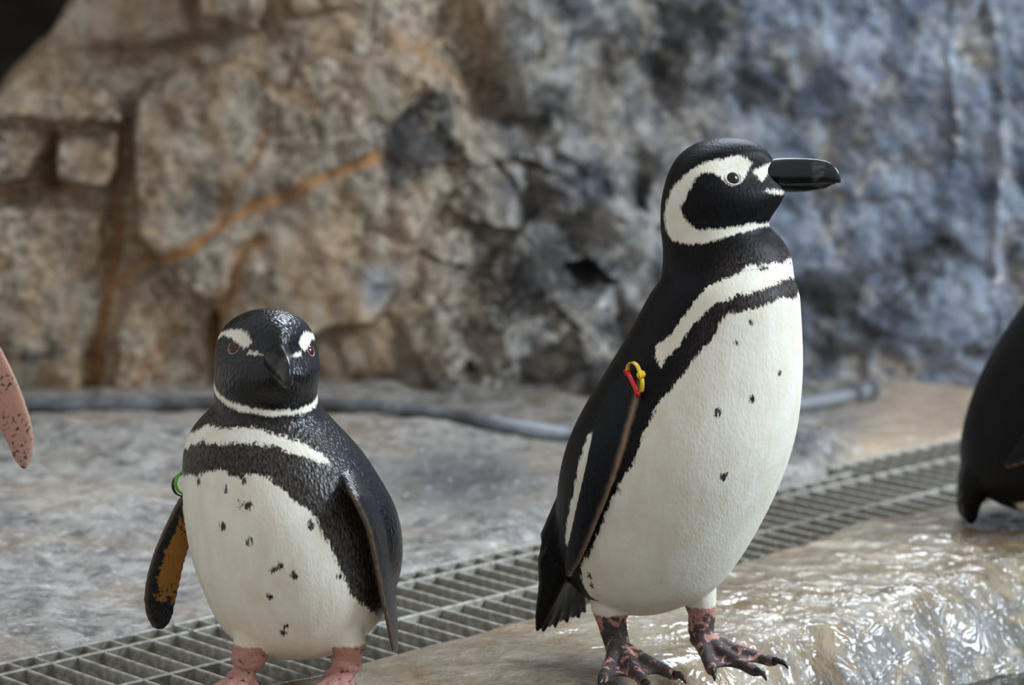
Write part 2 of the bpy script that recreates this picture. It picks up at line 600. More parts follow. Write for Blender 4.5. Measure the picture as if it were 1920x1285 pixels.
def build_floor():
    nu, nv = 420, 240
    us = np.linspace(-2.2, 3.2, nu)
    ts = np.linspace(0, 1, nv) ** 1.15
    U, T = np.meshgrid(us, ts)
    e0 = 0.196 + 0.006 * fbm(us * 6, 0 * us, 0, 4, 71) + 0.008 * fbm(us * 1.6 + 4, 0 * us, 0, 2, 73)
    e0 = e0 + 0.05 * sstep(0.90, 0.94, us)
    V = e0[None, :] + (2.9 - e0[None, :]) * T
    X = GO[0] + GD[0] * U + GN[0] * V
    Y = GO[1] + GD[1] * U + GN[1] * V
    Z = floor_z(X, Y)
    lip = sstep(0, 0.035, V - e0[None, :])
    Z = 0.004 + (Z - 0.004) * lip
    Z[0, :] = -0.03
    P = np.stack([X, Y, Z], -1)
    me = mesh('floor', P.reshape(-1, 3), grid(nu, nv), [M_FLOOR])
    qx, qy = proj(P)
    wet = np.clip(1 - (V - e0[None, :]) / 0.22, 0, 1) * 0.9 + 0.75 * sstep(620, 760, qx) * (1 - sstep(2000, 2100, qx))
    sand = 0.9 * sstep(1560, 1680, qx + (qy - 800) * 0.5) + 0.3 * np.exp(-((qx - 120) / 90) ** 2 - ((qy - 930) / 30) ** 2)
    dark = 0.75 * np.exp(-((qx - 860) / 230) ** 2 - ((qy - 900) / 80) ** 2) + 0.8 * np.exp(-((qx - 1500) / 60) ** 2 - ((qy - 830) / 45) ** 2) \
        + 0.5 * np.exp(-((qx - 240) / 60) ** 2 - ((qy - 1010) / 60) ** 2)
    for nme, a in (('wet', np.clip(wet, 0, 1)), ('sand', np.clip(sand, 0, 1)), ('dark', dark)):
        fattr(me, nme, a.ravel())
    tag(link('floor', me), 'speckled grey and tan rock floor sloping down from wall to drain', None, None, 'structure')


build_floor()

# ------------------------------------------------------------------ drain trench, grating
vb = [g2w(-2.2, -0.5, -0.13), g2w(3.2, -0.5, -0.13), g2w(3.2, 0.45, -0.13), g2w(-2.2, 0.45, -0.13)]
tag(link('floor_trench', mesh('floor_trench', vb, [(0, 1, 2, 3)], [M_TRENCH], False)), 'dark silted channel bed under the drain grating', None, None, 'structure')
vb = [g2w(-2.2, 0.32, -0.13), g2w(3.2, 0.32, -0.13), g2w(3.2, 0.32, -0.012), g2w(-2.2, 0.32, -0.012)]
tag(link('wall_trench', mesh('wall_trench', vb, [(0, 1, 2, 3)], [M_TRENCH], False)), 'dark side wall of the drain channel', None, None, 'structure')


def bar_mesh(name, L, w, h):
    """bar along local x from 0 to L, top at z=0, with chamfered top edges"""
    c = w * 0.22
    prof = [(-w / 2, -h), (w / 2, -h), (w / 2, -c), (w / 2 - c, 0), (-w / 2 + c, 0), (-w / 2, -c)]
    V = [(0, y, z) for y, z in prof] + [(L, y, z) for y, z in prof]
    n = 6
    Fc = [(i, (i + 1) % n, n + (i + 1) % n, n + i) for i in range(n)] + [tuple(range(n))[::-1], tuple(range(n, 2 * n))]
    return outward(mesh(name, V, Fc, [M_GRATE], False))


SLATS = {k: bar_mesh('slat', 0.245 + k, 0.0065, 0.026) for k in (0.190, 0.245)}
ang = math.atan2(GD[1], GD[0])


def build_grate(u0, u1, label, back=0.190):
    root = bpy.data.objects.new('drain_grate', None)
    C.objects.link(root)
    root.location = g2w(u0, 0, 0.0)
    root.rotation_euler = (0, 0, ang)
    tag(root, label, 'grate', 'drain grate panels')
    bm = bar_mesh('long_bar', u1 - u0, 0.007, 0.020)
    for v in [-PITCHB, 0, PITCHB, back]:
        link('long_bar', bm, root, (0, v, 0.001))
    pit = 0.0405
    for i in range(int((u1 - u0) / pit) + 1):
        s = link('slat', SLATS[back], root, (0.003 + i * pit, -0.245, -0.0005))
        s.rotation_euler = (0, 0, math.pi / 2)


ud = w2g(*at_z(560, 1248)[:2])[0]
build_grate(ud - 1.2, ud - 0.004, 'grey drain grate panel under the front-facing short penguin')
build_grate(ud + 0.004, ud + 1.46, 'grey drain grate panel running behind the profile penguin')
build_grate(ud + 1.468, ud + 2.5, 'grey drain grate panel beside the dark cropped penguin', 0.245)


# ------------------------------------------------------------------ wet ledge and water
def ledge_z(U, V):
    X = GO[0] + GD[0] * U + GN[0] * V
    Y = GO[1] + GD[1] * U + GN[1] * V
    z = 0.024 + 0.006 * fbm(X * 5, Y * 5, 0, 3, 81)
    vf = -0.475 + 0.03 * fbm(U * 5, 0 * U, 0, 3, 83)
    rug = sstep(-0.26, -0.56, V) * sstep(-0.3, 0.1, U)
    z = z + rug * (0.012 * fbm(X * 18, Y * 18, 0, 3, 85)) + 0.003 * fbm(X * 26, Y * 40, 0, 2, 87) * sstep(0.0, 0.25, U)
    z = z - 0.15 * sstep(0.02, -0.13, V - vf)
    return z, rug


def back_edge(u):
    e = -0.150 + 0.006 * fbm(u * 7, 0 * u, 0, 3, 91)
    return e + 0.05 * np.exp(-((u - 0.62) / 0.16) ** 2) + 0.02 * np.exp(-((u - 0.36) / 0.08) ** 2)


def build_ledge():
    nu, nv = 520, 240
    us = np.linspace(-1.6, 2.2, nu)
    ts = np.linspace(0, 1, nv)
    U, T = np.meshgrid(us, ts)
    e = back_edge(us)
    V = e[None, :] + (-0.80 - e[None, :]) * T
    Z, rug = ledge_z(U, V)
    lip = sstep(0, 0.045, e[None, :] - V)
    Z = 0.003 + (Z - 0.003) * lip ** 0.6
    Z[0, :] = -0.12
    X = GO[0] + GD[0] * U + GN[0] * V
    Y = GO[1] + GD[1] * U + GN[1] * V
    me = mesh('floor_ledge', np.stack([X, Y, Z], -1).reshape(-1, 3), grid(nu, nv)[:, ::-1], [M_LEDGE])
    fattr(me, 'rugged', np.clip(rug, 0, 1).ravel())
    fattr(me, 'ripple', (sstep(-0.17, -0.32, V) * sstep(-0.30, 0.02, U)).ravel())
    tag(link('floor_ledge', me), 'wet tan rock ledge that the penguins stand on', None, None, 'structure')


build_ledge()


def ledge_at(X, Y):
    u, v = w2g(X, Y)
    return float(ledge_z(np.array([u]), np.array([v]))[0][0])


nw = NT('pool_water')
wm = nw.set(col=srgb(44, 46, 38), rough=0.06, spec=0.5, nrm=nw.bump(nw.noise(16, 3, 0.5, 0.6), 0.25, 0.01))
vb = [g2w(-1.8, -0.555, -0.085), g2w(-1.8, -3.0, -0.085), g2w(2.6, -3.0, -0.085), g2w(2.6, -0.555, -0.085)]
tag(link('pool_water', mesh('pool_water', vb, [(0, 1, 2, 3)], [wm], False)), 'murky green pool water lapping below the wet ledge', 'water', None, 'stuff')


# ------------------------------------------------------------------ pipe at the wall foot
def build_pipe():
    root = bpy.data.objects.new('drain_pipe', None)
    C.objects.link(root)
    tag(root, 'grey plastic pipe running along the foot of the rock wall', 'pipe')
    pts = []
    for x, y in [(-260, 772), (60, 766), (300, 763), (560, 768), (650, 780), (760, 790), (900, 801), (1000, 806), (1080, 800), (1220, 782), (1490, 743), (1560, 733), (1605, 726)]:
        p = at_z(x, y + 8, 0.03)
        p[2] = floor_z(p[0], p[1]) + 0.013
        pts.append(p)
    root.location = pts[0]
    o0 = pts[0].copy()
    pp = smooth_path(np.array(pts) - o0, 110, 1)
    V, Fc = tube(pp, [0.0150] * 110, 14)
    link('tube', outward(mesh('tube', V, Fc, [M_PIPE])), root)
    d = pp[-1] - pp[-4]
    d = d / np.linalg.norm(d)
    a = pp[-1] - d * 0.006
    V, Fc = tube([a, a + d * 0.002, a + d * 0.052, a + d * 0.054], [0.016, 0.0205, 0.0205, 0.016], 16)
    link('coupling', outward(mesh('coupling', V, Fc, [M_PIPE])), root)


build_pipe()


# ------------------------------------------------------------------ penguins
def mat_bird(name, under, skin_lo, wetness=0.0, skin_g=0.0):
    n = NT(name)
    n1 = n.noise(330, 4, 0.7, 0.0, (1, 1, 0.28))
    n2 = n.noise(60, 3, 0.6, 0.2, loc=(3, 1, 7))
    dis = n.math('ADD', n.math('MULTIPLY', n.math('SUBTRACT', n1, 0.5), 0.020), n.math('MULTIPLY', n.math('SUBTRACT', n2, 0.5), 0.012))
    amp = n.attr('jag')
    fw = n.math('ADD', n.attr('wht'), n.math('MULTIPLY', dis, amp))
    mw = n.math('MULTIPLY_ADD', fw, 330.0, 0.5, clamp=True)
    barb = n.noise(430, 3, 0.6, 0.0, (1, 1, 0.3))
    blk = n.mix(n.ramp(barb, 0.35, 0.7), srgb(7, 7, 10), srgb(21, 20, 22))
    brn = n.mix(n.ramp(barb, 0.35, 0.7), srgb(26, 23, 21), srgb(84, 75, 69))
    blk = n.mix(n.attr('brown'), blk, brn)
    wh = n.mix(n.ramp(n.noise(40, 4, 0.6, 0.2, (1, 1, 0.5)), 0.3, 0.7), srgb(236, 228, 206), srgb(246, 242, 228))
    col = n.mix(mw, blk, wh)
    # flipper surfaces
    fl = n.attr('flip')
    und = n.math('ADD', n.attr('und'), n.math('MULTIPLY', n.math('SUBTRACT', n.noise(120, 4, 0.6, loc=(2, 2, 2)), 0.5), 1.6))
    fcol = n.mix(n.ramp(barb, 0.3, 0.7), srgb(13, 14, 18), srgb(26, 28, 34))
    fcol = n.mix(n.ramp(und, 0.35, 0.6), fcol, under)
    spk = n.math('MULTIPLY', n.ramp(n.noise(230, 2, 0.5, loc=(7, 7, 1)), 0.565, 0.62), n.ramp(n.noise(28, 2, 0.5, loc=(3, 9, 1)), 0.42, 0.55))
    fcol = n.mix(spk, fcol, srgb(34, 28, 28))
    fcol = n.mix(n.attr('edge'), fcol, srgb(176, 148, 122))
    col = n.mix(fl, col, fcol)
    # bare skin of the feet
    sk = n.math('MULTIPLY_ADD', n.math('ADD', n.attr('skin'), n.math('MULTIPLY', dis, 0.35)), 400.0, 0.5, clamp=True)
    pn = n.math('ADD', n.noise(64, 4, 0.65, 0.5, loc=(1, 4, 9)), n.math('MULTIPLY', n.math('SUBTRACT', n.attr('skin'), 0.014), skin_g))
    patch = n.ramp(pn, skin_lo, skin_lo + 0.07)
    scol = n.mix(patch, n.mix(barb, srgb(176, 120, 108), srgb(216, 168, 154)), n.mix(barb, srgb(58, 52, 54), srgb(100, 90, 88)))
    col = n.mix(sk, col, scol)
    # plumage relief: short overlapping feather tips
    tips = n.voro(260, (1, 1, 0.55))
    wav = n.noise(90, 3, 0.5, 0.3, (1, 1, 0.6))
    h = n.math('ADD', n.math('MULTIPLY', tips, 0.6), n.math('MULTIPLY', wav, 0.9))
    h = n.math('MULTIPLY', h, n.math('MULTIPLY_ADD', mw, -0.75 * wetness, 1.0))
    b = n.bump(h, 0.13 + 0.3 * wetness, 0.0035)
    wr = n.math('MULTIPLY', n.noise(95, 5, 0.7, 0.8, (0.7, 0.7, 1.6), loc=(4, 4, 4)), sk)
    b = n.bump(wr, 0.9, 0.004, b)
    b = n.bump(n.noise(380, 3, 0.6, 0, (1, 1, 0.35)), 0.25, 0.0015, b)
    rough = n.math('MULTIPLY_ADD', mw, 0.22, 0.46 - 0.12 * wetness)
    return n.set(col=col, rough=rough, nrm=b, spec=n.math('MULTIPLY_ADD', mw, 0.05, 0.15 + 0.05 * wetness),
                 coat=n.math('MULTIPLY', n.math('SUBTRACT', 1.0, mw), n.math('MULTIPLY_ADD', n.attr('brown'), -0.42 * wetness, 0.5 * wetness)), coatr=0.22, coatn=b)


def head_profile():
    rows = [(258.3, 1355, 1378, 8), (260, 1338, 1394, 19), (264, 1322, 1408, 32), (270, 1304, 1420, 45), (280, 1287, 1434, 60), (290, 1275, 1443, 70),
            (300, 1266, 1450, 78), (312, 1259, 1456, 85), (325, 1253, 1461, 90), (340, 1248, 1468, 94), (352, 1245, 1474, 96), (365, 1242, 1471, 97),
            (380, 1240, 1464, 97), (392, 1239, 1456, 96), (404, 1239, 1448, 95), (415, 1239, 1442, 95), (425, 1239, 1444, 96), (436, 1240, 1456, 99)]
    neck = [(450, 1242, 1470, 104), (470, 1244, 1483, 110), (490, 1244, 1490, 114), (510, 1240, 1492, 116), (530, 1250, 1485, 112)]
    return rows, neck


HS = 3.44 / F                     # metres per pixel at the profile bird's head
HX0, HY0 = 1360.0, 340.0


def hp(px, py):
    """profile pixel -> head frame (forward, up)"""
    return (px - HX0) * HS, (HY0 - py) * HS * 1.01


def head_loft(with_neck):
    rows, neck = head_profile()
    R = rows + (neck if with_neck else [])
    rings = []
    for py, a, b, w in R:
        f0, z = hp(a, py)
        f1, _ = hp(b, py)
        c, hb = (f0 + f1) / 2, (f1 - f0) / 2
        fr = 0.28 + 0.50 * math.exp(-((py - 315) / 42) ** 2)
        fr *= 1 - 0.8 * float(sstep(370, 440, py))
        q = np.arange(44) * 2 * math.pi / 44
        x = np.sin(q) * (1.03 - fr * (0.5 + 0.5 * np.cos(q)) ** 0.9)
        x = x / x.max() * w * HS
        rings.append(np.stack([x, c + hb * np.cos(q), np.full(44, z)], 1))
    return lathe_rings(rings)


HEAD_WHITE = [
    [(1410, 303), (1402, 293), (1386, 287), (1362, 291), (1336, 294), (1312, 304), (1292, 318), (1275, 335), (1262, 351), (1254, 370), (1249, 395),
     (1249, 415), (1254, 432), (1264, 442), (1290, 447), (1320, 445), (1350, 438), (1390, 426), (1425, 420), (1470, 424), (1500, 424), (1500, 415),
     (1470, 415), (1441, 413), (1410, 411), (1390, 413), (1360, 417), (1330, 420), (1310, 417), (1292, 407), (1283, 395), (1281, 377), (1291, 362),
     (1298, 345), (1306, 326), (1320, 316), (1338, 313), (1352, 323), (1362, 332), (1376, 340), (1391, 334), (1400, 324), (1405, 314)],
    [(1417, 314), (1430, 308), (1448, 303), (1456, 312), (1428, 336), (1421, 326), (1412, 320)],
    [(1434, 350), (1452, 351), (1484, 357), (1470, 362), (1452, 359)],
]
HEAD_WHITE = [[hp(*p) for p in P] for P in HEAD_WHITE]


def frame(heading, pitch=0.0, roll=0.0):
    a = math.radians(heading)
    R = Matrix.Rotation(a - math.pi / 2, 3, 'Z') @ Matrix.Rotation(-math.radians(pitch), 3, 'X') @ Matrix.Rotation(math.radians(roll), 3, 'Y')
    return np.array(R)


def torso_loft(rows, Y0, X0, heading, lat=1.0, fwd_shift=None):
    """rows of (py, left, right) silhouettes -> world rings and centre tables"""
    R = frame(heading)
    fwd, right = R[:, 1], R[:, 0]
    rings, tab = [], []
    ra = np.array(rows, float)
    g = np.arange(ra[0, 0], ra[-1, 0] + 0.1, 3.0)
    cols = []
    for k in (1, 2):
        v = np.interp(g, ra[:, 0], ra[:, k])
        for sg in (1, 2, 3, 4):                # a few passes of a window that narrows towards the ends
            q = v.copy()
            for i in range(len(v)):
                w = min(6, i, len(v) - 1 - i)
                q[i] = v[i - w:i + w + 1].mean()
            v = q
        cols.append(v)
    rows = list(zip(g, cols[0], cols[1]))
    tl = abs(math.cos(math.radians(heading)))
    for py, a, b in rows:
        A, B = at_y(a, py, Y0), at_y(b, py, Y0)
        c = (A + B) / 2
        r = (B[0] - A[0]) / 2
        if tl > 0.5:                       # side view: lean runs along the heading
            s = (c[0] - X0) / fwd[0]
            cc = np.array([X0, Y0, 0]) + fwd * s
        else:
            cc = np.array([c[0], Y0, 0])
            if fwd_shift:
                cc = cc + np.array([0, -1, 0]) * fwd_shift(py)
        z = c[2]
        q = np.arange(56) * 2 * math.pi / 56
        pts = cc[None, :] * [1, 1, 0] + r * (np.cos(q)[:, None] * fwd + lat * np.sin(q)[:, None] * right)
        pts[:, 2] = z
        rings.append(pts)
        tab.append((z, cc[0], cc[1], r))
    return lathe_rings(rings), np.array(sorted(tab))


def flipper_loft(Lp, Tp, normals, th):
    n = len(Lp)
    m = 19
    rings, meta = [], []
    cs = (1 - np.cos(np.linspace(0, math.pi, m))) / 2
    for k in range(n):
        t = k / (n - 1)
        top, bot = [], []
        for c in cs:
            p = Lp[k] * (1 - c) + Tp[k] * c
            h = th[k] * (4 * c * (1 - c)) ** 0.5 * (1.15 - 0.5 * c) + 0.0012
            top.append((p + normals[k] * h, t, c, 1.0))
            bot.append((p - normals[k] * h, t, c, -1.0))
        ring = top + bot[::-1]
        rings.append(np.array([r[0] for r in ring]))
        meta += [(r[1], r[2], r[3]) for r in ring]
    V, Fc = lathe_rings(rings)
    meta += [meta[0], meta[-1]]
    return (V, Fc), np.array(meta)


def foot_parts(P, ang, size=1.0):
    """tarsus, toes, webs with claws; P ground point under the ankle"""
    comps, claws = [], []
    dirs = [ang + math.radians(a) for a in (-27, 0, 26)]
    lens = [0.080 * size, 0.096 * size, 0.084 * size]
    toes = []
    for a, L in zip(dirs, lens):
        d = np.array([math.cos(a), math.sin(a), 0])
        pts = [P + np.array([0, 0, 0.024]) - d * 0.006, P + d * L * 0.25 + [0, 0, 0.021], P + d * L * 0.5 + [0, 0, 0.0165],
               P + d * L * 0.75 + [0, 0, 0.012], P + d * L * 0.92 + [0, 0, 0.0095], P + d * L + [0, 0, 0.008]]
        comps.append(tube(pts, [0.0125, 0.0100, 0.0082, 0.0080, 0.0076, 0.0040], 12))
        toes.append((d, L))
        e = P + d * L * 0.95
        claws.append(tube([e + [0, 0, 0.0105], e + d * 0.008 + [0, 0, 0.0120], e + d * 0.016 + [0, 0, 0.0092], e + d * 0.021 + [0, 0, 0.003]],
                          [0.0052, 0.0046, 0.0030, 0.0006], 10))
    for (d0, L0), (d1, L1) in zip(toes[:-1], toes[1:]):
        top, bot = [], []
        na, nb = 8, 7
        for i in range(na):
            s = i / (na - 1)
            for j in range(nb):
                w = j / (nb - 1)
                ext = 0.90 - 0.20 * 4 * w * (1 - w) * s
                e = (d0 * L0 * (1 - w) + d1 * L1 * w) * (0.08 + (ext - 0.08) * s)
                z = 0.022 - 0.0105 * s
                top.append(P + e + [0, 0, z])
                bot.append(P + e + [0, 0, max(z - 0.0055, 0.001)])
        V = top + bot
        Fc = []
        idx = lambda i, j: i * nb + j
        N = na * nb
        for i in range(na - 1):
            for j in range(nb - 1):
                a, b, c, e = idx(i, j), idx(i, j + 1), idx(i + 1, j + 1), idx(i + 1, j)
                Fc += [(a, b, c, e), (N + a, N + e, N + c, N + b)]
        border = [idx(0, j) for j in range(nb)] + [idx(i, nb - 1) for i in range(1, na)] + \
                 [idx(na - 1, j) for j in range(nb - 2, -1, -1)] + [idx(i, 0) for i in range(na - 2, 0, -1)]
        for a, b in zip(border, border[1:] + border[:1]):
            Fc.append((a, N + a, N + b, b))
        comps.append((V, Fc))
    # small hind toe
    d = np.array([math.cos(ang + 2.4), math.sin(ang + 2.4), 0])
    comps.append(tube([P + [0, 0, 0.03], P + d * 0.014 + [0, 0, 0.024], P + d * 0.022 + [0, 0, 0.016]], [0.007, 0.006, 0.003], 10))
    e = P + d * 0.021
    claws.append(tube([e + [0, 0, 0.018], e + d * 0.005 + [0, 0, 0.012], e + d * 0.006 + [0, 0, 0.004]], [0.003, 0.0022, 0.0005], 8))
    return comps, claws


def bvh_of(comp):
    V, Fc = comp
    return BVHTree.FromPolygons([tuple(v) for v in V], [tuple(f) for f in Fc])


def join(comps):
    V, Fc = [], []
    for v, f in comps:
        k = len(V)
        V += list(v)
        Fc += [tuple(i + k for i in g) for g in f]
    return V, Fc


M_BILL = None


def mat_bill():
    n = NT('horn_black_bill')
    sep = n.n('ShaderNodeSeparateXYZ')
    n.l(n.tc.outputs['Object'], sep.inputs[0])
    y = sep.outputs[1]
    band = n.math('MULTIPLY', n.ramp(y, 0.050, 0.058), n.math('SUBTRACT', 1.0, n.ramp(y, 0.064, 0.074)))
    ns = n.noise(90, 3, 0.6, 0.5, (1, 0.4, 1))
    col = n.mix(n.math('MULTIPLY', n.math('MULTIPLY', band, n.ramp(ns, 0.42, 0.6)), 0.4), srgb(14, 14, 16), srgb(110, 108, 106))
    col = n.mix(n.math('MULTIPLY', n.ramp(n.noise(60, 3, 0.6, 0.3, (1, 0.25, 1.4), loc=(2, 5, 1)), 0.55, 0.7), 0.35), col, srgb(70, 66, 62))
    return n.set(col=col, rough=0.28, spec=0.5, nrm=n.bump(n.noise(120, 3, 0.6, 0.2, (1, 0.3, 1)), 0.2, 0.001))


M_BILL = mat_bill()
M_CLAW = mat_plain('dark_claw', srgb(22, 22, 24), srgb(52, 48, 48), 90, 0.3, 0.1, 0.001)
M_RING = mat_plain('pale_eye_skin', srgb(186, 168, 160), srgb(222, 208, 200), 200, 0.5, 0.2, 0.0005)

M_RINGD = mat_plain('dusky_eye_skin', srgb(112, 92, 86), srgb(156, 136, 128), 200, 0.5, 0.2, 0.0005)


def mat_eye(name, iris):
    n = NT(name)
    sep = n.n('ShaderNodeSeparateXYZ')
    n.l(n.tc.outputs['Object'], sep.inputs[0])
    r = n.math('SQRT', n.math('ADD', n.math('POWER', sep.outputs[1], 2.0), n.math('POWER', sep.outputs[2], 2.0)))
    col = n.mix(n.ramp(r, 0.0042, 0.0050), (0.004, 0.004, 0.005), iris)
    return n.set(col=col, rough=0.22)


def bill_meshes():
    # forward, top, bottom profile in head frame
    st = [(1424, 306, 340, 18), (1440, 299, 349, 23), (1453, 296.5, 354, 22.5), (1470, 295.5, 358, 19), (1490, 295.5, 359, 16.5), (1510, 296, 357.5, 14.5), (1530, 297.5, 354.5, 12.5),
          (1545, 300, 351.5, 10.5), (1557, 305, 348, 8.5), (1565, 311, 346, 6.5), (1570, 318, 344, 4.5), (1573, 326, 343, 2.6), (1574.5, 333, 343.5, 1.2)]
    up, lo = [], []
    for px, a, b, w in st:
        f, zt = hp(px, a)
        _, zb = hp(px, b)
        g = np.interp(px, [1440, 1470, 1540, 1573], [333, 339, 338, 340])
        _, zg = hp(px, g)
        w = w * HS * 1.15
        # upper: a rounded roof narrowing to the culmen
        q = np.linspace(-math.pi / 2, math.pi / 2, 13)
        x = w * np.sin(q) * (1 - 0.25 * np.cos(q) ** 2)
        ring = np.stack([x, np.full(13, f), zg + (zt - zg) * np.cos(q) ** 0.75], 1)
        base = np.stack([np.linspace(w * 0.8, -w * 0.8, 5), np.full(5, f), np.full(5, zg - 0.0006)], 1)
        up.append(np.vstack([ring, base]))
        if px < 1566:
            w2 = w * 0.86
            zb = zg + (zb - zg) * (1 - 0.6 * float(sstep(1545, 1566, px)))
            ring = np.stack([w2 * np.sin(q), np.full(13, f), zg - 0.0004 + (zb - zg) * np.cos(q) ** 0.8], 1)
            base = np.stack([np.linspace(w2 * 0.8, -w2 * 0.8, 5), np.full(5, f), np.full(5, zg + 0.0004)], 1)
            lo.append(np.vstack([ring, base]))
    # hooked tip
    return lathe_rings(up), lathe_rings(lo)


def make_bird(name, label, rows, Y0, X0, heading, head_at, head_rot, feet, flippers, tail, mat, eye_mat, pat_px, spots_px, base,
              neck=True, fwd_shift=None, leg_cut=0.068, voxel=0.0026, extra_white=None, head_scale=1.0, brown=1.0, lat=1.0, neck_seam=495, head_white=None, zcut_px=452, und_mode='plain', edge_amt=0.8, eye_scale=1.0, ring_mat=None):
    Rb = frame(heading)
    base = np.asarray(base, float)
    (tv, tf), tab = torso_loft(rows, Y0, X0, heading, lat, fwd_shift)
    torso = (tv, tf)
    tb = bvh_of(torso)
    Rh = frame(*head_rot)
    hv, hf = head_loft(neck)
    hO = np.asarray(head_at, float)
    head = ([hO + Rh @ (np.asarray(v) * head_scale) for v in hv], hf)
    comps, kinds = [torso, head], ['torso', 'head']
    for L, T, nr, th in flippers:
        c, meta = flipper_loft(L, T, nr, th)
        comps.append(c)
        kinds.append(('flip', meta))
    claws = []
    for P, ankle_pts, rads, fa, size in feet:
        comps.append(tube(ankle_pts, rads, 16))
        kinds.append('leg')
        fc, cl = foot_parts(P, fa, size)
        claws += cl
        for c in fc:
            comps.append(c)
            kinds.append('foot')
    for c in tail:
        comps.append(c)
        kinds.append('tail')
    V, Fc = join(comps)
    me0 = mesh('tmp', V, Fc)
    outward(me0)
    ob = link('tmp', me0)
    md = ob.modifiers.new('r', 'REMESH')
    md.mode = 'VOXEL'
    md.voxel_size = voxel
    ms = ob.modifiers.new('s', 'SMOOTH')
    ms.factor = 0.5
    ms.iterations = 5
    dg = bpy.context.evaluated_depsgraph_get()
    me = bpy.data.meshes.new_from_object(ob.evaluated_get(dg))
    bpy.data.objects.remove(ob)
    me.name = 'body'
    n = len(me.vertices)
    co = np.empty(n * 3, np.float32)
    me.vertices.foreach_get('co', co)
    co = co.reshape(-1, 3).astype(float)
    ed = np.empty(len(me.edges) * 2, np.int32)
    me.edges.foreach_get('vertices', ed)
    ed = ed.reshape(-1, 2)
    deg = np.bincount(ed.ravel(), minlength=n).astype(float)

    def blur(a, it, w=1.0):
        a = np.asarray(a, float).copy()
        for _ in range(it):
            s_ = np.zeros_like(a)
            np.add.at(s_, ed[:, 0], a[ed[:, 1]])
            np.add.at(s_, ed[:, 1], a[ed[:, 0]])
            m_ = s_ / (deg[:, None] if a.ndim == 2 else deg)
            a = a + (m_ - a) * w * 0.6
        return a

    HLn = ((co - hO) @ Rh) / head_scale
    zn = hp(0, neck_seam)[1]
    wn = np.exp(-((HLn[:, 2] - zn) / 0.022) ** 2) * (np.hypot(HLn[:, 0], HLn[:, 1]) < 0.2)
    co = blur(co, 60, wn[:, None])
    # nearest component of each vertex
    groups = [('torso', [torso]), ('head', [head])] + [(k, [c]) for c, k in zip(comps, kinds) if isinstance(k, tuple)]
    legs = [c for c, k in zip(comps, kinds) if k == 'leg']
    fts = [c for c, k in zip(comps, kinds) if k == 'foot']
    tls = [c for c, k in zip(comps, kinds) if k == 'tail']
    if legs:
        groups += [('leg', [join(legs)]), ('foot', [join(fts)])]
    if tls:
        groups.append(('tail', [join(tls)]))
    D = np.full((len(groups), n), 9.0)
    for gi, (k, cs) in enumerate(groups):
        b = bvh_of(cs[0])
        vv = np.asarray(cs[0][0])
        lo, hi = vv.min(0) - 0.02, vv.max(0) + 0.02
        near = np.where(((co > lo) & (co < hi)).all(1))[0]
        for i in near:
            r = b.find_nearest(co[i], 0.05)
            if r[3] is not None:
                D[gi, i] = r[3]
    reg = D.argmin(0)
    # body coordinates
    loc = co.copy()
    zc, xc, yc, rc = tab[:, 0], tab[:, 1], tab[:, 2], tab[:, 3]

    def polar(P):
        P = np.atleast_2d(P)
        dx = P[:, 0] - np.interp(P[:, 2], zc, xc)
        dy = P[:, 1] - np.interp(P[:, 2], zc, yc)
        f = dx * Rb[0, 1] + dy * Rb[1, 1]
        r = dx * Rb[0, 0] + dy * Rb[1, 0]
        return np.arctan2(r, f), P[:, 2]

    def hit(px, py):
        d = ray(px, py)
        d = d / np.linalg.norm(d)
        r = tb.ray_cast(Vector(EYE), Vector(d))
        return np.array(r[0]) if r[0] is not None else at_y(px, py, Y0)

    RR = 0.135
    th, zz = polar(co)
    wht = np.full(n, -0.05)
    jag = np.full(n, 1.0)
    tor = np.full(n, -0.05)
    for poly, sym in pat_px:
        pts = []
        for p in poly:
            if len(p) == 2:
                a, z = polar(hit(*p))
                pts.append((abs(float(a[0])) * RR if sym else float(a[0]) * RR, float(z[0])))
            else:                       # (angle in degrees, pixel row, 0): a point given around the body
                pts.append((math.radians(p[0]) * RR, float(at_y(960, p[1], Y0)[2])))
        A = np.abs(th) * RR if sym else th * RR
        tor = np.maximum(tor, poly_sd(A, zz, pts))
    for (sx, sy, sr) in spots_px:
        h = hit(sx, sy)
        d = np.linalg.norm((co - h) * [1, 1, 0.8], axis=1) - sr * 0.62 * HS
        tor = np.where(d < 0.004, np.minimum(tor, d * 1.0 + 0.0), tor)
    HL = ((co - hO) @ Rh) / head_scale
    hw = np.full(n, -0.05)
    for P in (head_white or HEAD_WHITE):
        hw = np.maximum(hw, poly_sd(HL[:, 1], HL[:, 2], P))
    zcut = hp(0, zcut_px)[1]
    in_head = HL[:, 2] > zcut
    wht = np.where(in_head, hw, tor)
    jag = np.where(in_head, 0.55, 1.0)
    names = [g[0] if isinstance(g[0], str) else 'flip' for g in groups]
    brw = np.zeros(n)
    tz = float(at_y(960, pat_px[0][0][0][1], Y0)[2]) if pat_px else 0
    front = np.clip(np.cos(th) * 1.4 + 0.1, 0, 1)
    brw = front * brown * sstep(zcut + 0.008, zcut - 0.02, HL[:, 2])
    flip = np.zeros(n)
    und = np.zeros(n)
    edge = np.zeros(n)
    skin = np.full(n, -0.02)
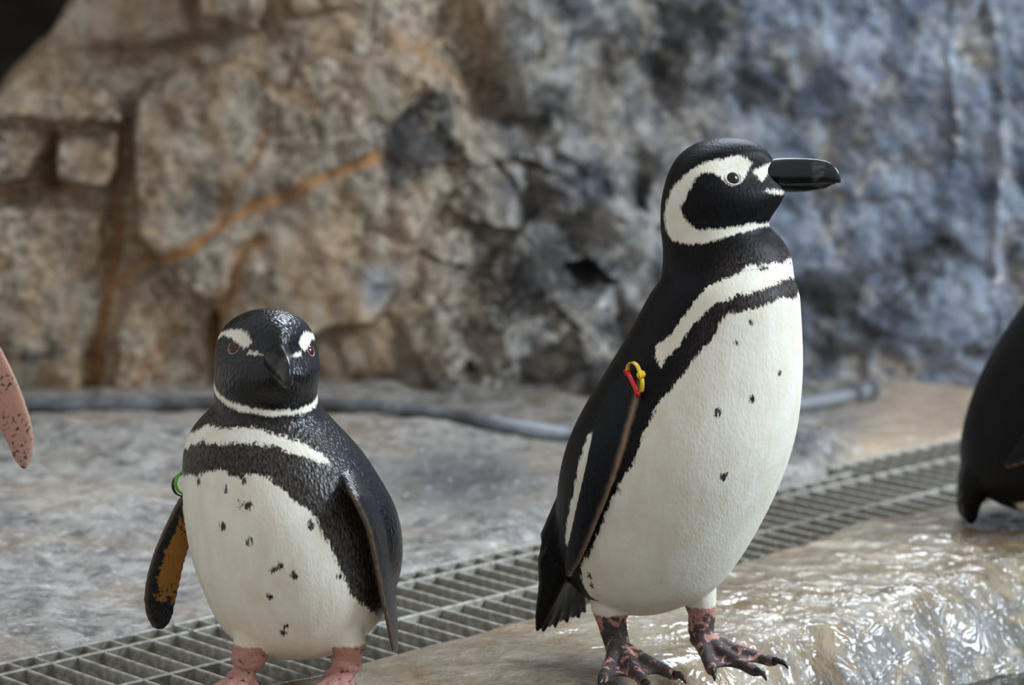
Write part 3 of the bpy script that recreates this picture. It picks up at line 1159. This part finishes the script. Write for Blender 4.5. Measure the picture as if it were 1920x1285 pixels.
    for gi, (k, cs) in enumerate(groups):
        idx = np.where(reg == gi)[0]
        if isinstance(k, tuple):
            meta = k[1]
            vv = np.asarray(cs[0][0])
            kd = KDTree(len(vv))
            for i, v in enumerate(vv):
                kd.insert(v, i)
            kd.balance()
            for i in idx:
                t, c, s = meta[kd.find(co[i])[1]]
                w = min(1.0, max(0.0, (t - 0.06) / 0.1))
                flip[i] = w
                und[i] = (1.0 if s < 0 else 0.0) * float(sstep(0.02, 0.3, c)) * float(1 - sstep(0.75, 0.95, c) * 0.6) * float(sstep(0, 0.15, t)) * float(1 - sstep(0.72, 0.98, t) * 0.55)
                if und_mode == 'ochre':
                    und[i] = (1.0 if s < 0 else 0.0) * float(sstep(0.08, 0.5, c)) * float(1 - sstep(0.66, 0.9, t)) * float(sstep(0.05, 0.3, t)) * 0.95
                elif und_mode == 'pink':
                    und[i] = (1.4 if s < 0 else 0.0) * float(1 - sstep(0.86, 1.0, t) * 0.6)
                edge[i] = float(sstep(0.07, 0.0, c)) * w * edge_amt
                if t > 0.1:
                    wht[i] = -0.05
        elif k == 'leg':
            wht[idx] = 0.03
            skin[idx] = np.minimum(base[2] + leg_cut - co[idx, 2], 0.028)
        elif k == 'foot':
            skin[idx] = 0.028
        elif k == 'tail':
            wht[idx] = -0.05
            brw[idx] = 0
    flip, und, edge = blur(flip, 3), blur(und, 4), blur(edge, 4)
    for nm, a in (('wht', wht), ('jag', jag), ('flip', flip), ('und', und), ('edge', edge), ('skin', skin), ('brown', brw)):
        fattr(me, nm, a)
    root = bpy.data.objects.new(name, None)
    C.objects.link(root)
    root.location = base
    root.rotation_euler = (0, 0, math.radians(heading) - math.pi / 2)
    tag(root, label, 'penguin', None)
    lc = (co - base) @ Rb
    me.vertices.foreach_set('co', lc.astype(np.float32).ravel())
    me.materials.clear()
    me.materials.append(mat)
    me.polygons.foreach_set('use_smooth', [True] * len(me.polygons))
    me.update()
    link('body', me, root)
    # bill and eyes in the head frame
    hM = Matrix.Translation(Vector(Rb.T @ (hO - base))) @ Matrix(Rb.T @ Rh).to_4x4() @ Matrix.Scale(head_scale, 4)
    bill = bpy.data.objects.new('bill', None)
    (uv, uf), (lv, lf) = bill_meshes()
    by = hp(1440, 0)[0]
    off = np.array([0, by, 0])
    bo = link('bill', outward(mesh('bill', [np.asarray(v) - off for v in uv], uf, [M_BILL])), root)
    bo.matrix_local = hM @ Matrix.Translation(Vector(off))
    lo_ = link('lower_mandible', outward(mesh('lower_mandible', [np.asarray(v) - off for v in lv], lf, [M_BILL])), bo)
    hb = bvh_of((hv, hf))
    ey, ez = hp(1376, 326)
    for s in (-1, 1):
        h = hb.ray_cast(Vector((s * 0.3, ey, ez)), Vector((-s, 0, 0)))[0]
        nrm = hb.ray_cast(Vector((s * 0.3, ey, ez)), Vector((-s, 0, 0)))[1]
        if nrm.x * s < 0:
            nrm = -nrm
        q = np.array([[math.cos(a) * math.cos(b), math.sin(a) * math.cos(b), math.sin(b)] for b in np.linspace(-1.5, 1.5, 13) for a in np.arange(18) * math.pi / 9])
        V, Fc = lathe_rings([q[k * 18:(k + 1) * 18] * 0.0112 for k in range(13)])
        e = link('eye', outward(mesh('eye', V, Fc, [eye_mat])), root)
        rot = nrm.to_track_quat('X', 'Z').to_matrix().to_4x4()
        e.matrix_local = hM @ Matrix.Translation(h - nrm * 0.0074 * eye_scale) @ rot @ Matrix.Scale(eye_scale, 4)
        tr = []
        for k in range(28):
            a = k * 2 * math.pi / 28
            cx = np.array([0, math.cos(a) * 0.0108, math.sin(a) * 0.0092])
            rd = cx / np.linalg.norm(cx)
            tr.append(np.array([cx + 0.0014 * (rd * math.cos(b) + np.array([1, 0, 0]) * 0.8 * math.sin(b)) for b in np.arange(8) * math.pi / 4]))
        V = [p for r in tr for p in r]
        Fc = [(k * 8 + i, k * 8 + (i + 1) % 8, ((k + 1) % 28) * 8 + (i + 1) % 8, ((k + 1) % 28) * 8 + i) for k in range(28) for i in range(8)]
        g = link('eye_ring', outward(mesh('eye_ring', V, Fc, [ring_mat or M_RING])), root)
        g.matrix_local = hM @ Matrix.Translation(h - nrm * 0.0004) @ rot @ Matrix.Scale(eye_scale, 4)
    for V, Fc in claws:
        link('claw', outward(mesh('claw', [(np.asarray(v) - base) @ Rb for v in V], Fc, [M_CLAW])), root)
    return root, hit


def flip_stations(Lpx, Tpx, depth_fn, n, th0, outward_sign=-1.0):
    """leading and trailing outlines in pixels -> 3-D stations with normals"""
    Lq, Tq = smooth_path(Lpx, n, 1), smooth_path(Tpx, n, 1)
    L, T, N = [], [], []
    for k in range(n):
        t = k / (n - 1)
        L.append(depth_fn(Lq[k][0], Lq[k][1], t, 0))
        T.append(depth_fn(Tq[k][0], Tq[k][1], t, 1))
    for k in range(n):
        ax = L[min(k + 1, n - 1)] + T[min(k + 1, n - 1)] - L[max(k - 1, 0)] - T[max(k - 1, 0)]
        ch = T[k] - L[k]
        v = np.cross(ax, ch)
        v /= np.linalg.norm(v) + 1e-12
        if v[1] * outward_sign < 0:
            v = -v
        N.append(v)
    th = [th0 * (1 - 0.45 * k / (n - 1)) * (0.35 if k == n - 1 else 1) for k in range(n)]
    return [L, T, N, th]


def mirror_stations(st, X0, Y0, heading):
    R = frame(heading)
    r = R[:, 0]
    c = np.array([X0, Y0, 0])
    mir = lambda p: p - 2 * ((p - c) @ r) * r
    mv = lambda v: v - 2 * (v @ r) * r
    return [[mir(p) for p in st[0]], [mir(p) for p in st[1]], [mv(v) for v in st[2]], st[3]]


# ---- the profile penguin
ZL = 0.026
ROWS_P = [(478, 1300, 1430), (490, 1262, 1468), (500, 1249, 1484), (512, 1238, 1491), (530, 1222, 1494), (560, 1208, 1495), (600, 1188, 1498), (650, 1160, 1501),
          (700, 1130, 1501), (750, 1100, 1498), (800, 1074, 1492), (850, 1056, 1480), (900, 1046, 1462), (950, 1042, 1440), (1000, 1040, 1415),
          (1040, 1042, 1392), (1080, 1056, 1364), (1110, 1078, 1338), (1130, 1100, 1308), (1145, 1130, 1270), (1152, 1170, 1225)]
PY0 = 3.44
HEAD_P = -25.0
PX0 = at_y(1240, 950, PY0)[0]


def bird_profile():
    (tv, tf), tab = torso_loft(ROWS_P, PY0, PX0, HEAD_P)
    tb = bvh_of((tv, tf))

    def dep(off0, off1):
        def f(px, py, t, c):
            d = ray(px, py)
            d = d / np.linalg.norm(d)
            r = tb.ray_cast(Vector(EYE), Vector(d))
            p = np.array(r[0]) if r[0] is not None else at_y(px, py, PY0)
            return p - d * (float(np.interp(t, [0, 0.2, 1], [-0.024, off0, off1])) + 0.004 * (1 - c))
        return f
    L = [(1212, 640), (1208, 700), (1196, 745), (1180, 800), (1165, 855), (1150, 905), (1130, 955), (1105, 1015), (1085, 1060), (1066, 1082)]
    T = [(1180, 645), (1158, 700), (1136, 745), (1116, 790), (1106, 840), (1095, 890), (1083, 940), (1070, 1000), (1060, 1045), (1060, 1078)]
    near = flip_stations(L, T, dep(-0.001, 0.014), 56, 0.0055)
    far = mirror_stations(near, PX0, PY0, HEAD_P)
    feet = []
    for leg, g, fa in (([(1150, 1090), (1142, 1140), (1150, 1180), (1160, 1222)], (1158, 1247), -76), ([(1290, 1060), (1310, 1110), (1316, 1150), (1314, 1190)], (1312, 1232), -58)):
        P = at_z(g[0], g[1], ZL)
        pts = [at_y(x, y, P[1] + 0.004) for x, y in leg] + [P + [0, 0, 0.02]]
        feet.append((P, pts, [0.036, 0.0240, 0.0180, 0.0165, 0.0160], math.radians(fa), 1.32))
    tail = []
    R = frame(HEAD_P)
    for k in range(9):
        s = (k - 4) / 4
        lat = R[:, 0] * s * 0.030
        z0 = at_y(1100, 930, PY0 + 0.03) + lat * 0.6
        a = at_y(1066, 1010, PY0 + 0.03) + lat * 0.8
        b = at_y(1050, 1090, PY0 + 0.03) + lat * 0.9
        c = at_y(1052 - 26 * s, 1168 + 6 * (k % 2) + 6 * s, PY0 + 0.034) + lat * 1.1
        tail.append(tube([z0, a, (a + b) / 2, b, (b + 2 * c) / 3, c], [0.03, 0.029, 0.025, 0.017, 0.009, 0.0022], 10))
    pat = [
        ([(-60, 553, 0), (1484, 558), (1462, 560), (1440, 570), (1405, 579), (1372, 588), (1350, 605), (1332, 638), (1312, 660), (1292, 690), (1270, 716), (1240, 750),
          (1216, 790), (1202, 830), (1190, 862), (1166, 900), (1152, 930), (1138, 960), (1122, 1000), (1106, 1040), (1088, 1062), (1092, 1090), (1108, 1120),
          (80, 1150, 0), (80, 1200, 0), (-60, 1200, 0)], True),
        ([(-60, 478, 0), (1484, 480), (1468, 488), (1440, 499), (1400, 508), (1360, 520), (1330, 535), (1312, 553), (1292, 578), (1270, 608), (1252, 635), (1230, 650), (1228, 668),
          (1240, 690), (1250, 668), (1268, 655), (1280, 638), (1298, 612), (1316, 592), (1336, 572), (1352, 563), (1385, 554), (1420, 545), (1458, 531), (1482, 520), (-60, 516, 0)], True),
        ([(1114, 806), (1102, 818), (1091, 850), (1081, 890), (1073, 930), (1064, 980), (1060, 1020), (1072, 1030), (1090, 990), (1105, 930), (1116, 870)], True),
    ]
    spots = [(1408, 603, 5), (1382, 645, 6.5), (1462, 702, 6), (1411, 750, 7), (1345, 773, 8), (1357, 893, 8), (1359, 1021, 5), (1105, 1080, 7), (1108, 1098, 8), (1160, 918, 7), (1146, 938, 6), (1112, 1125, 6)]
    base = at_z(1245, 1240, ZL)
    head_at = at_y(HX0, HY0, PY0 - 0.02)
    return make_bird('penguin', 'tall penguin in profile with red and yellow bands on its flipper', ROWS_P, PY0, PX0, HEAD_P, head_at, (-6, 0, 0), feet, [near, far], tail,
                     mat_bird('plumage_profile_bird', srgb(120, 110, 104), 0.47, 0.0, 5.0), mat_eye('dark_brown_eye', srgb(40, 24, 22)), pat, spots, base, True)


BP, hitP = bird_profile()

# ---- the short penguin facing the camera
FY0 = 3.33
HEAD_F = -90.0 - 28.0
ROWS_F = [(735, 425, 585), (745, 412, 592), (755, 402, 598), (770, 386, 608), (790, 366, 626), (810, 351, 645), (830, 345, 664), (860, 342, 688), (900, 342, 712), (950, 345, 743), (1000, 350, 755),
          (1050, 362, 757), (1100, 380, 746), (1140, 397, 728), (1175, 416, 706), (1200, 436, 682), (1215, 462, 655), (1222, 500, 620)]


HW_FRONT = [[hp(*p) for p in [
    (1409, 306), (1400, 297), (1386, 292), (1368, 294), (1350, 300), (1332, 307), (1312, 315), (1294, 327), (1280, 343), (1268, 356), (1260, 372), (1257, 386),
    (1262, 396), (1280, 405), (1310, 413), (1350, 421), (1400, 428), (1450, 432), (1520, 432), (1520, 423), (1450, 422), (1400, 418), (1350, 410),
    (1310, 401), (1290, 391), (1279, 380), (1277, 370), (1287, 355), (1300, 337), (1315, 325), (1336, 315), (1356, 312), (1372, 317), (1388, 320), (1398, 322), (1404, 315)]], [hp(*p) for p in [(1408, 320), (1426, 319), (1440, 321), (1426, 326), (1412, 328)]]]


def bird_front():
    X0 = at_y(545, 1000, FY0)[0]
    shift = lambda py: float(np.interp(py, [740, 850, 1000, 1220], [0.01, 0.0, 0.0, 0.0]))

    def plane(Ya, Yb, dz=0.0):
        return lambda px, py, t, c: at_y(px, py, Ya + (Yb - Ya) * t + (dz * c))
    # flipper held out from the body, underside towards the camera
    L = [(372, 880), (350, 915), (330, 945), (308, 990), (288, 1035), (275, 1080), (269, 1120), (272, 1150), (282, 1172), (294, 1181)]
    T = [(395, 930), (380, 960), (366, 990), (356, 1020), (346, 1055), (338, 1090), (330, 1125), (325, 1150), (318, 1170), (304, 1181)]
    f1 = flip_stations(L, T, plane(FY0 + 0.0, FY0 + 0.0, 0.02), 56, 0.006, 1.0)
    # near flipper, hanging clear of the flank and turned edge-on
    L = [(628, 870), (645, 905), (663, 935), (690, 992), (704, 1059), (717, 1126), (728, 1170), (735, 1205), (739, 1224)]
    T = [(668, 870), (684, 900), (700, 935), (722, 985), (733, 1030), (739, 1080), (741, 1125), (744, 1180), (743, 1224)]
    f2 = flip_stations(L, T, lambda px, py, t, c: at_y(px, py, FY0 + float(np.interp(t, [0, 0.2, 1], [-0.05, -0.13, -0.085])) + 0.085 * c * min(1.0, 0.3 + 4 * t)), 56, 0.006, -1.0)
    feet = []
    for leg, g, fa in (([(478, 1170), (470, 1215), (464, 1245), (458, 1275)], (452, 1312), -112), ([(640, 1170), (655, 1215), (650, 1245), (640, 1275)], (634, 1312), -100)):
        P = at_z(g[0], g[1], ZL)
        pts = [at_y(x, y, P[1] + 0.01) for x, y in leg] + [P + [0, 0, 0.022]]
        feet.append((P, pts, [0.026, 0.0215, 0.0215, 0.0215, 0.0225], math.radians(fa), 1.1))
    tail = []
    R = frame(HEAD_F)
    for k in range(9):
        s = (k - 4) / 4
        lat = R[:, 0] * s * 0.028
        a = at_y(575, 1150, FY0 + 0.10) + lat
        b = at_y(580, 1190, FY0 + 0.13) + lat
        c = at_y(585, 1214, FY0 + 0.16) + lat * 1.2
        tail.append(tube([a, (a + b) / 2, b, (b + 2 * c) / 3, c], [0.028, 0.025, 0.014, 0.008, 0.002], 10))
    pat = [
        ([(100, 905, 0), (64, 893, 0), (352, 888), (372, 893), (400, 880), (420, 884), (445, 896), (478, 888), (500, 896), (530, 915), (560, 945), (585, 960), (604, 1000), (622, 1030),
          (640, 1070), (655, 1105), (672, 1130), (700, 1150), (718, 1175), (-105, 1200, 0), (-105, 1260, 0), (100, 1260, 0)], False),
        ([(75, 830, 0), (346, 835), (350, 815), (372, 806), (390, 797), (420, 805), (450, 801), (480, 800), (510, 812), (545, 822), (575, 832), (592, 848), (612, 856), (620, 872), (600, 868), (580, 860),
          (550, 852), (520, 838), (480, 832), (440, 832), (405, 834), (380, 828), (360, 832), (352, 840), (75, 850, 0)], False),
    ]
    spots = [(372, 903, 8), (424, 915, 7), (458, 903, 5), (449, 945, 6), (466, 948, 8), (417, 986, 8), (467, 1015, 8), (511, 1070, 8), (527, 1061, 7), (552, 1077, 8), (505, 1119, 7), (535, 1175, 7), (531, 1188, 7),
             (583, 985, 6), (640, 1082, 9), (667, 1108, 8)]
    base = at_z(545, 1308, ZL)
    head_at = at_y(507, 664, FY0 - 0.03)
    return make_bird('penguin', 'short wet penguin facing forward with a green band on its flipper', ROWS_F, FY0, X0, HEAD_F, head_at, (-76.5, 6, -4), feet, [f1, f2], tail,
                     mat_bird('plumage_wet_bird', srgb(150, 104, 44), 0.58, 1.0), mat_eye('red_brown_eye', srgb(92, 20, 18)), pat, spots, base, False, shift, neck_seam=440, head_white=HW_FRONT, zcut_px=440, und_mode='ochre', edge_amt=0.3, eye_scale=0.86, ring_mat=M_RINGD)


BF, hitF = bird_front()


# ---- the dark penguin cropped by the frame, seen from behind
def bird_dark():
    Y0 = 4.22
    hd = -4.0
    rows = [(440, 2010, 2165), (480, 1985, 2185), (520, 1958, 2196), (560, 1930, 2205), (600, 1902, 2212), (640, 1876, 2216), (680, 1853, 2216), (720, 1834, 2212), (760, 1819, 2204), (800, 1808, 2192), (840, 1801, 2178),
            (880, 1800, 2155), (905, 1808, 2130), (925, 1826, 2100), (940, 1850, 2075), (948, 1890, 2035)]
    X0 = at_y(1990, 800, Y0)[0]
    (tv, tf), tab = torso_loft(rows, Y0, X0, hd)
    tb = bvh_of((tv, tf))

    def dep(px, py, t, c):
        d = ray(px, py)
        d = d / np.linalg.norm(d)
        r = tb.ray_cast(Vector(EYE), Vector(d))
        p = np.array(r[0]) if r[0] is not None else at_y(px, py, Y0)
        return p - d * (0.002 + 0.022 * t)
    L = [(2040, 620), (2040, 680), (2020, 740), (1995, 800), (1960, 850), (1920, 872), (1888, 880)]
    T = [(1985, 620), (1975, 680), (1955, 740), (1930, 790), (1908, 830), (1888, 858), (1881, 874)]
    near = flip_stations(L, T, dep, 22, 0.0055)
    far = mirror_stations(near, X0, Y0, hd)
    feet = []
    for g in ((1985, 1004), (2080, 985)):
        P = at_z(g[0], g[1], ZL)
        pts = [P + [0, 0, 0.10], P + [0, 0, 0.07], P + [0, 0, 0.04], P + [0, 0, 0.02]]
        feet.append((P, pts, [0.028, 0.022, 0.018, 0.017], math.radians(hd), 1.0))
    tail = []
    R = frame(hd)
    for k in range(7):
        s = (k - 3) / 3
        lat = R[:, 0] * s * 0.026
        a, b, c = at_y(1838, 880, Y0) + lat, at_y(1818, 935, Y0) + lat, at_y(1812 + 6 * s, 977, Y0) + lat
        tail.append(tube([a, (a + b) / 2, b, (b + 2 * c) / 3, c], [0.028, 0.027, 0.018, 0.012, 0.003], 10))
    pat = [([(-60, 540, 0), (50, 600, 0), (62, 700, 0), (70, 800, 0), (85, 900, 0), (110, 912, 0), (125, 925, 0), (130, 1000, 0), (-60, 1000, 0)], True),
           ([(-60, 470, 0), (30, 485, 0), (60, 540, 0), (75, 610, 0), (70, 630, 0), (52, 565, 0), (26, 512, 0), (-60, 500, 0)], True)]
    base = at_z(1985, 993, ZL)
    return make_bird('penguin', 'black-backed penguin turned away beside the drain grate', rows, Y0, X0, hd, at_y(2085, 350, Y0), (hd, 0, 0), feet, [near, far], tail,
                     mat_bird('plumage_dark_bird', srgb(90, 80, 76), 0.46), mat_eye('dark_eye', srgb(40, 24, 22)), pat, [], base, True, head_scale=1.0, brown=0.0)


bird_dark()


# ---- the penguin at the other side, of which the raised flipper shows
def bird_flipper():
    k = 0.93
    cx = -262
    hd = -80.0
    Y0 = 3.72
    rows = []
    for py, a, b in ROWS_P:
        h = (b - a) / 2 * k
        rows.append((1150 + k * (py - 1240), cx - h, cx + h))
    X0 = at_y(cx, 900, Y0)[0]
    L = [(-110, 520), (-70, 570), (-35, 608), (0, 648), (22, 692), (42, 738), (58, 788), (65, 826), (62, 855), (50, 878)]
    T = [(-150, 580), (-110, 640), (-75, 690), (-45, 735), (-20, 775), (0, 805), (14, 832), (24, 858), (34, 874), (44, 881)]
    f1 = flip_stations(L, T, lambda px, py, t, c: at_y(px, py, Y0 - 0.0 - 0.10 * t), 56, 0.006, 1.0)
    f2 = mirror_stations(f1, X0, Y0, hd)
    feet = []
    for gx in (-320, -200):
        P = at_z(gx, 1160, 0.012)
        P[2] = floor_z(P[0], P[1])
        pts = [P + [0, 0, 0.11], P + [0, 0, 0.07], P + [0, 0, 0.04], P + [0, 0, 0.02]]
        feet.append((P, pts, [0.03, 0.022, 0.019, 0.018], math.radians(hd), 1.1))
    tail = [tube([at_y(cx, 1040, Y0 + 0.10), at_y(cx, 1090, Y0 + 0.13), at_y(cx, 1120, Y0 + 0.15)], [0.03, 0.02, 0.004], 12, 1.0)]
    pat = [([(-60, 520, 0), (40, 560, 0), (55, 700, 0), (60, 900, 0), (85, 1060, 0), (85, 1150, 0), (-60, 1150, 0)], True),
           ([(-60, 455, 0), (30, 468, 0), (60, 510, 0), (72, 560, 0), (66, 575, 0), (52, 530, 0), (26, 492, 0), (-60, 482, 0)], True)]
    base = at_z(cx, 1160, 0.012)
    return make_bird('penguin', 'penguin of which a pink speckled raised flipper shows beside the rock floor', rows, Y0, X0, hd, at_y(cx, 312, Y0), (hd, 0, 0), feet, [f1, f2], tail,
                     mat_bird('plumage_flipper_bird', srgb(182, 136, 118), 0.5), mat_eye('brown_eye', srgb(50, 30, 24)), pat, [], base, True, und_mode='pink')


bird_flipper()


# ------------------------------------------------------------------ flipper bands
def mat_band(name, c):
    n = NT(name)
    return n.set(col=n.mix(n.noise(120, 3), c, tuple(min(1, x * 1.15) for x in c)), rough=0.35, spec=0.5)


def strap(name, label, pts, mat, width=0.0052, thick=0.0013, lock=None, closed=True, wdir=None):
    """flat plastic strap along a closed loop of 3-D points"""
    P = np.array(pts, float)
    if closed:
        P = np.vstack([P, P[:1]])
    m = 72
    p = resample(P, m + 1)[:-1]
    for _ in range(8):
        p = (np.roll(p, 1, 0) + 2 * p + np.roll(p, -1, 0)) / 4
    c = p.mean(0)
    u, s, vt = np.linalg.svd(p - c)
    nrm = vt[2]
    root = bpy.data.objects.new(name, None)
    C.objects.link(root)
    root.location = c
    V = []
    for k in range(m):
        t = p[(k + 1) % m] - p[k - 1]
        t /= np.linalg.norm(t)
        o_ = np.cross(t, nrm)
        o_ /= np.linalg.norm(o_)
        for a, b in ((-1, -1), (1, -1), (1, 1), (-1, 1)):
            V.append(p[k] - c + nrm * a * width / 2 + o_ * b * thick / 2)
    Fc = [(k * 4 + i, k * 4 + (i + 1) % 4, ((k + 1) % m) * 4 + (i + 1) % 4, ((k + 1) % m) * 4 + i) for k in range(m) for i in range(4)]
    tag(root, label, 'flipper band', 'plastic flipper bands')
    link('strap', outward(mesh('strap', V, Fc, [mat])), root)
    if lock is not None:
        lp, ld = lock
        bm = bmesh.new()
        bmesh.ops.create_cube(bm, size=1.0)
        bmesh.ops.bevel(bm, geom=bm.edges[:], offset=0.18, segments=2, affect='EDGES')
        t = np.asarray(ld, float)
        t /= np.linalg.norm(t)
        o_ = np.cross(t, nrm)
        o_ /= np.linalg.norm(o_)
        for v in bm.verts:
            q = np.array(v.co)
            v.co = Vector(lp - c + t * q[0] * 0.0085 + nrm * q[1] * 0.0098 + o_ * q[2] * 0.0075)
        me = bpy.data.meshes.new('lock')
        bm.to_mesh(me)
        bm.free()
        me.materials.append(mat)
        link('lock', me, root)
    return root


def band_pts(path, hit, back):
    out = []
    for px, py, off in path:
        h = hit(px, py)
        d = ray(px, py)
        d = d / np.linalg.norm(d)
        out.append(h - d * off)
    return out


lockp = band_pts([(1202, 703, 0.026)], hitP, 0)[0]
y = band_pts([(1176, 700, 0.012), (1177, 685, 0.018), (1185, 678, 0.022), (1194, 684, 0.025), (1201, 700, 0.025), (1205, 718, 0.022), (1203, 736, 0.014), (1196, 735, -0.004), (1186, 715, -0.008)], hitP, 0)
strap('flipper_band', 'yellow cable tie band around the flipper of the profile penguin', y, mat_band('yellow_plastic', srgb(232, 196, 24)), lock=(lockp, y[5] - y[3]))
r = band_pts([(1171, 694, 0.008), (1174, 694, 0.016), (1182, 708, 0.021), (1190, 726, 0.022), (1196, 741, 0.018), (1198, 745, 0.008), (1190, 735, -0.006), (1178, 712, -0.008)], hitP, 0)
strap('flipper_band', 'red cable tie band around the flipper of the profile penguin', r, mat_band('red_plastic', srgb(214, 22, 28)))
gp = [(352, 884, 0.0), (341, 886, -0.006), (331, 895, -0.012), (328, 908, -0.014), (333, 921, -0.012), (343, 927, -0.006), (354, 928, 0.0), (362, 915, 0.018), (364, 898, 0.018)]
g = [at_y(a, b, FY0 + c) for a, b, c in gp]
strap('flipper_band', 'bright green band around the flipper of the short wet penguin', g, mat_band('green_plastic', srgb(84, 176, 24)), 0.0042)
g = [at_y(a - 5, b + 4, FY0 + c + 0.006) for a, b, c in gp]
strap('flipper_band', 'black band beneath the green one on the short wet penguin', g, mat_band('black_plastic', srgb(20, 20, 26)), 0.0035)
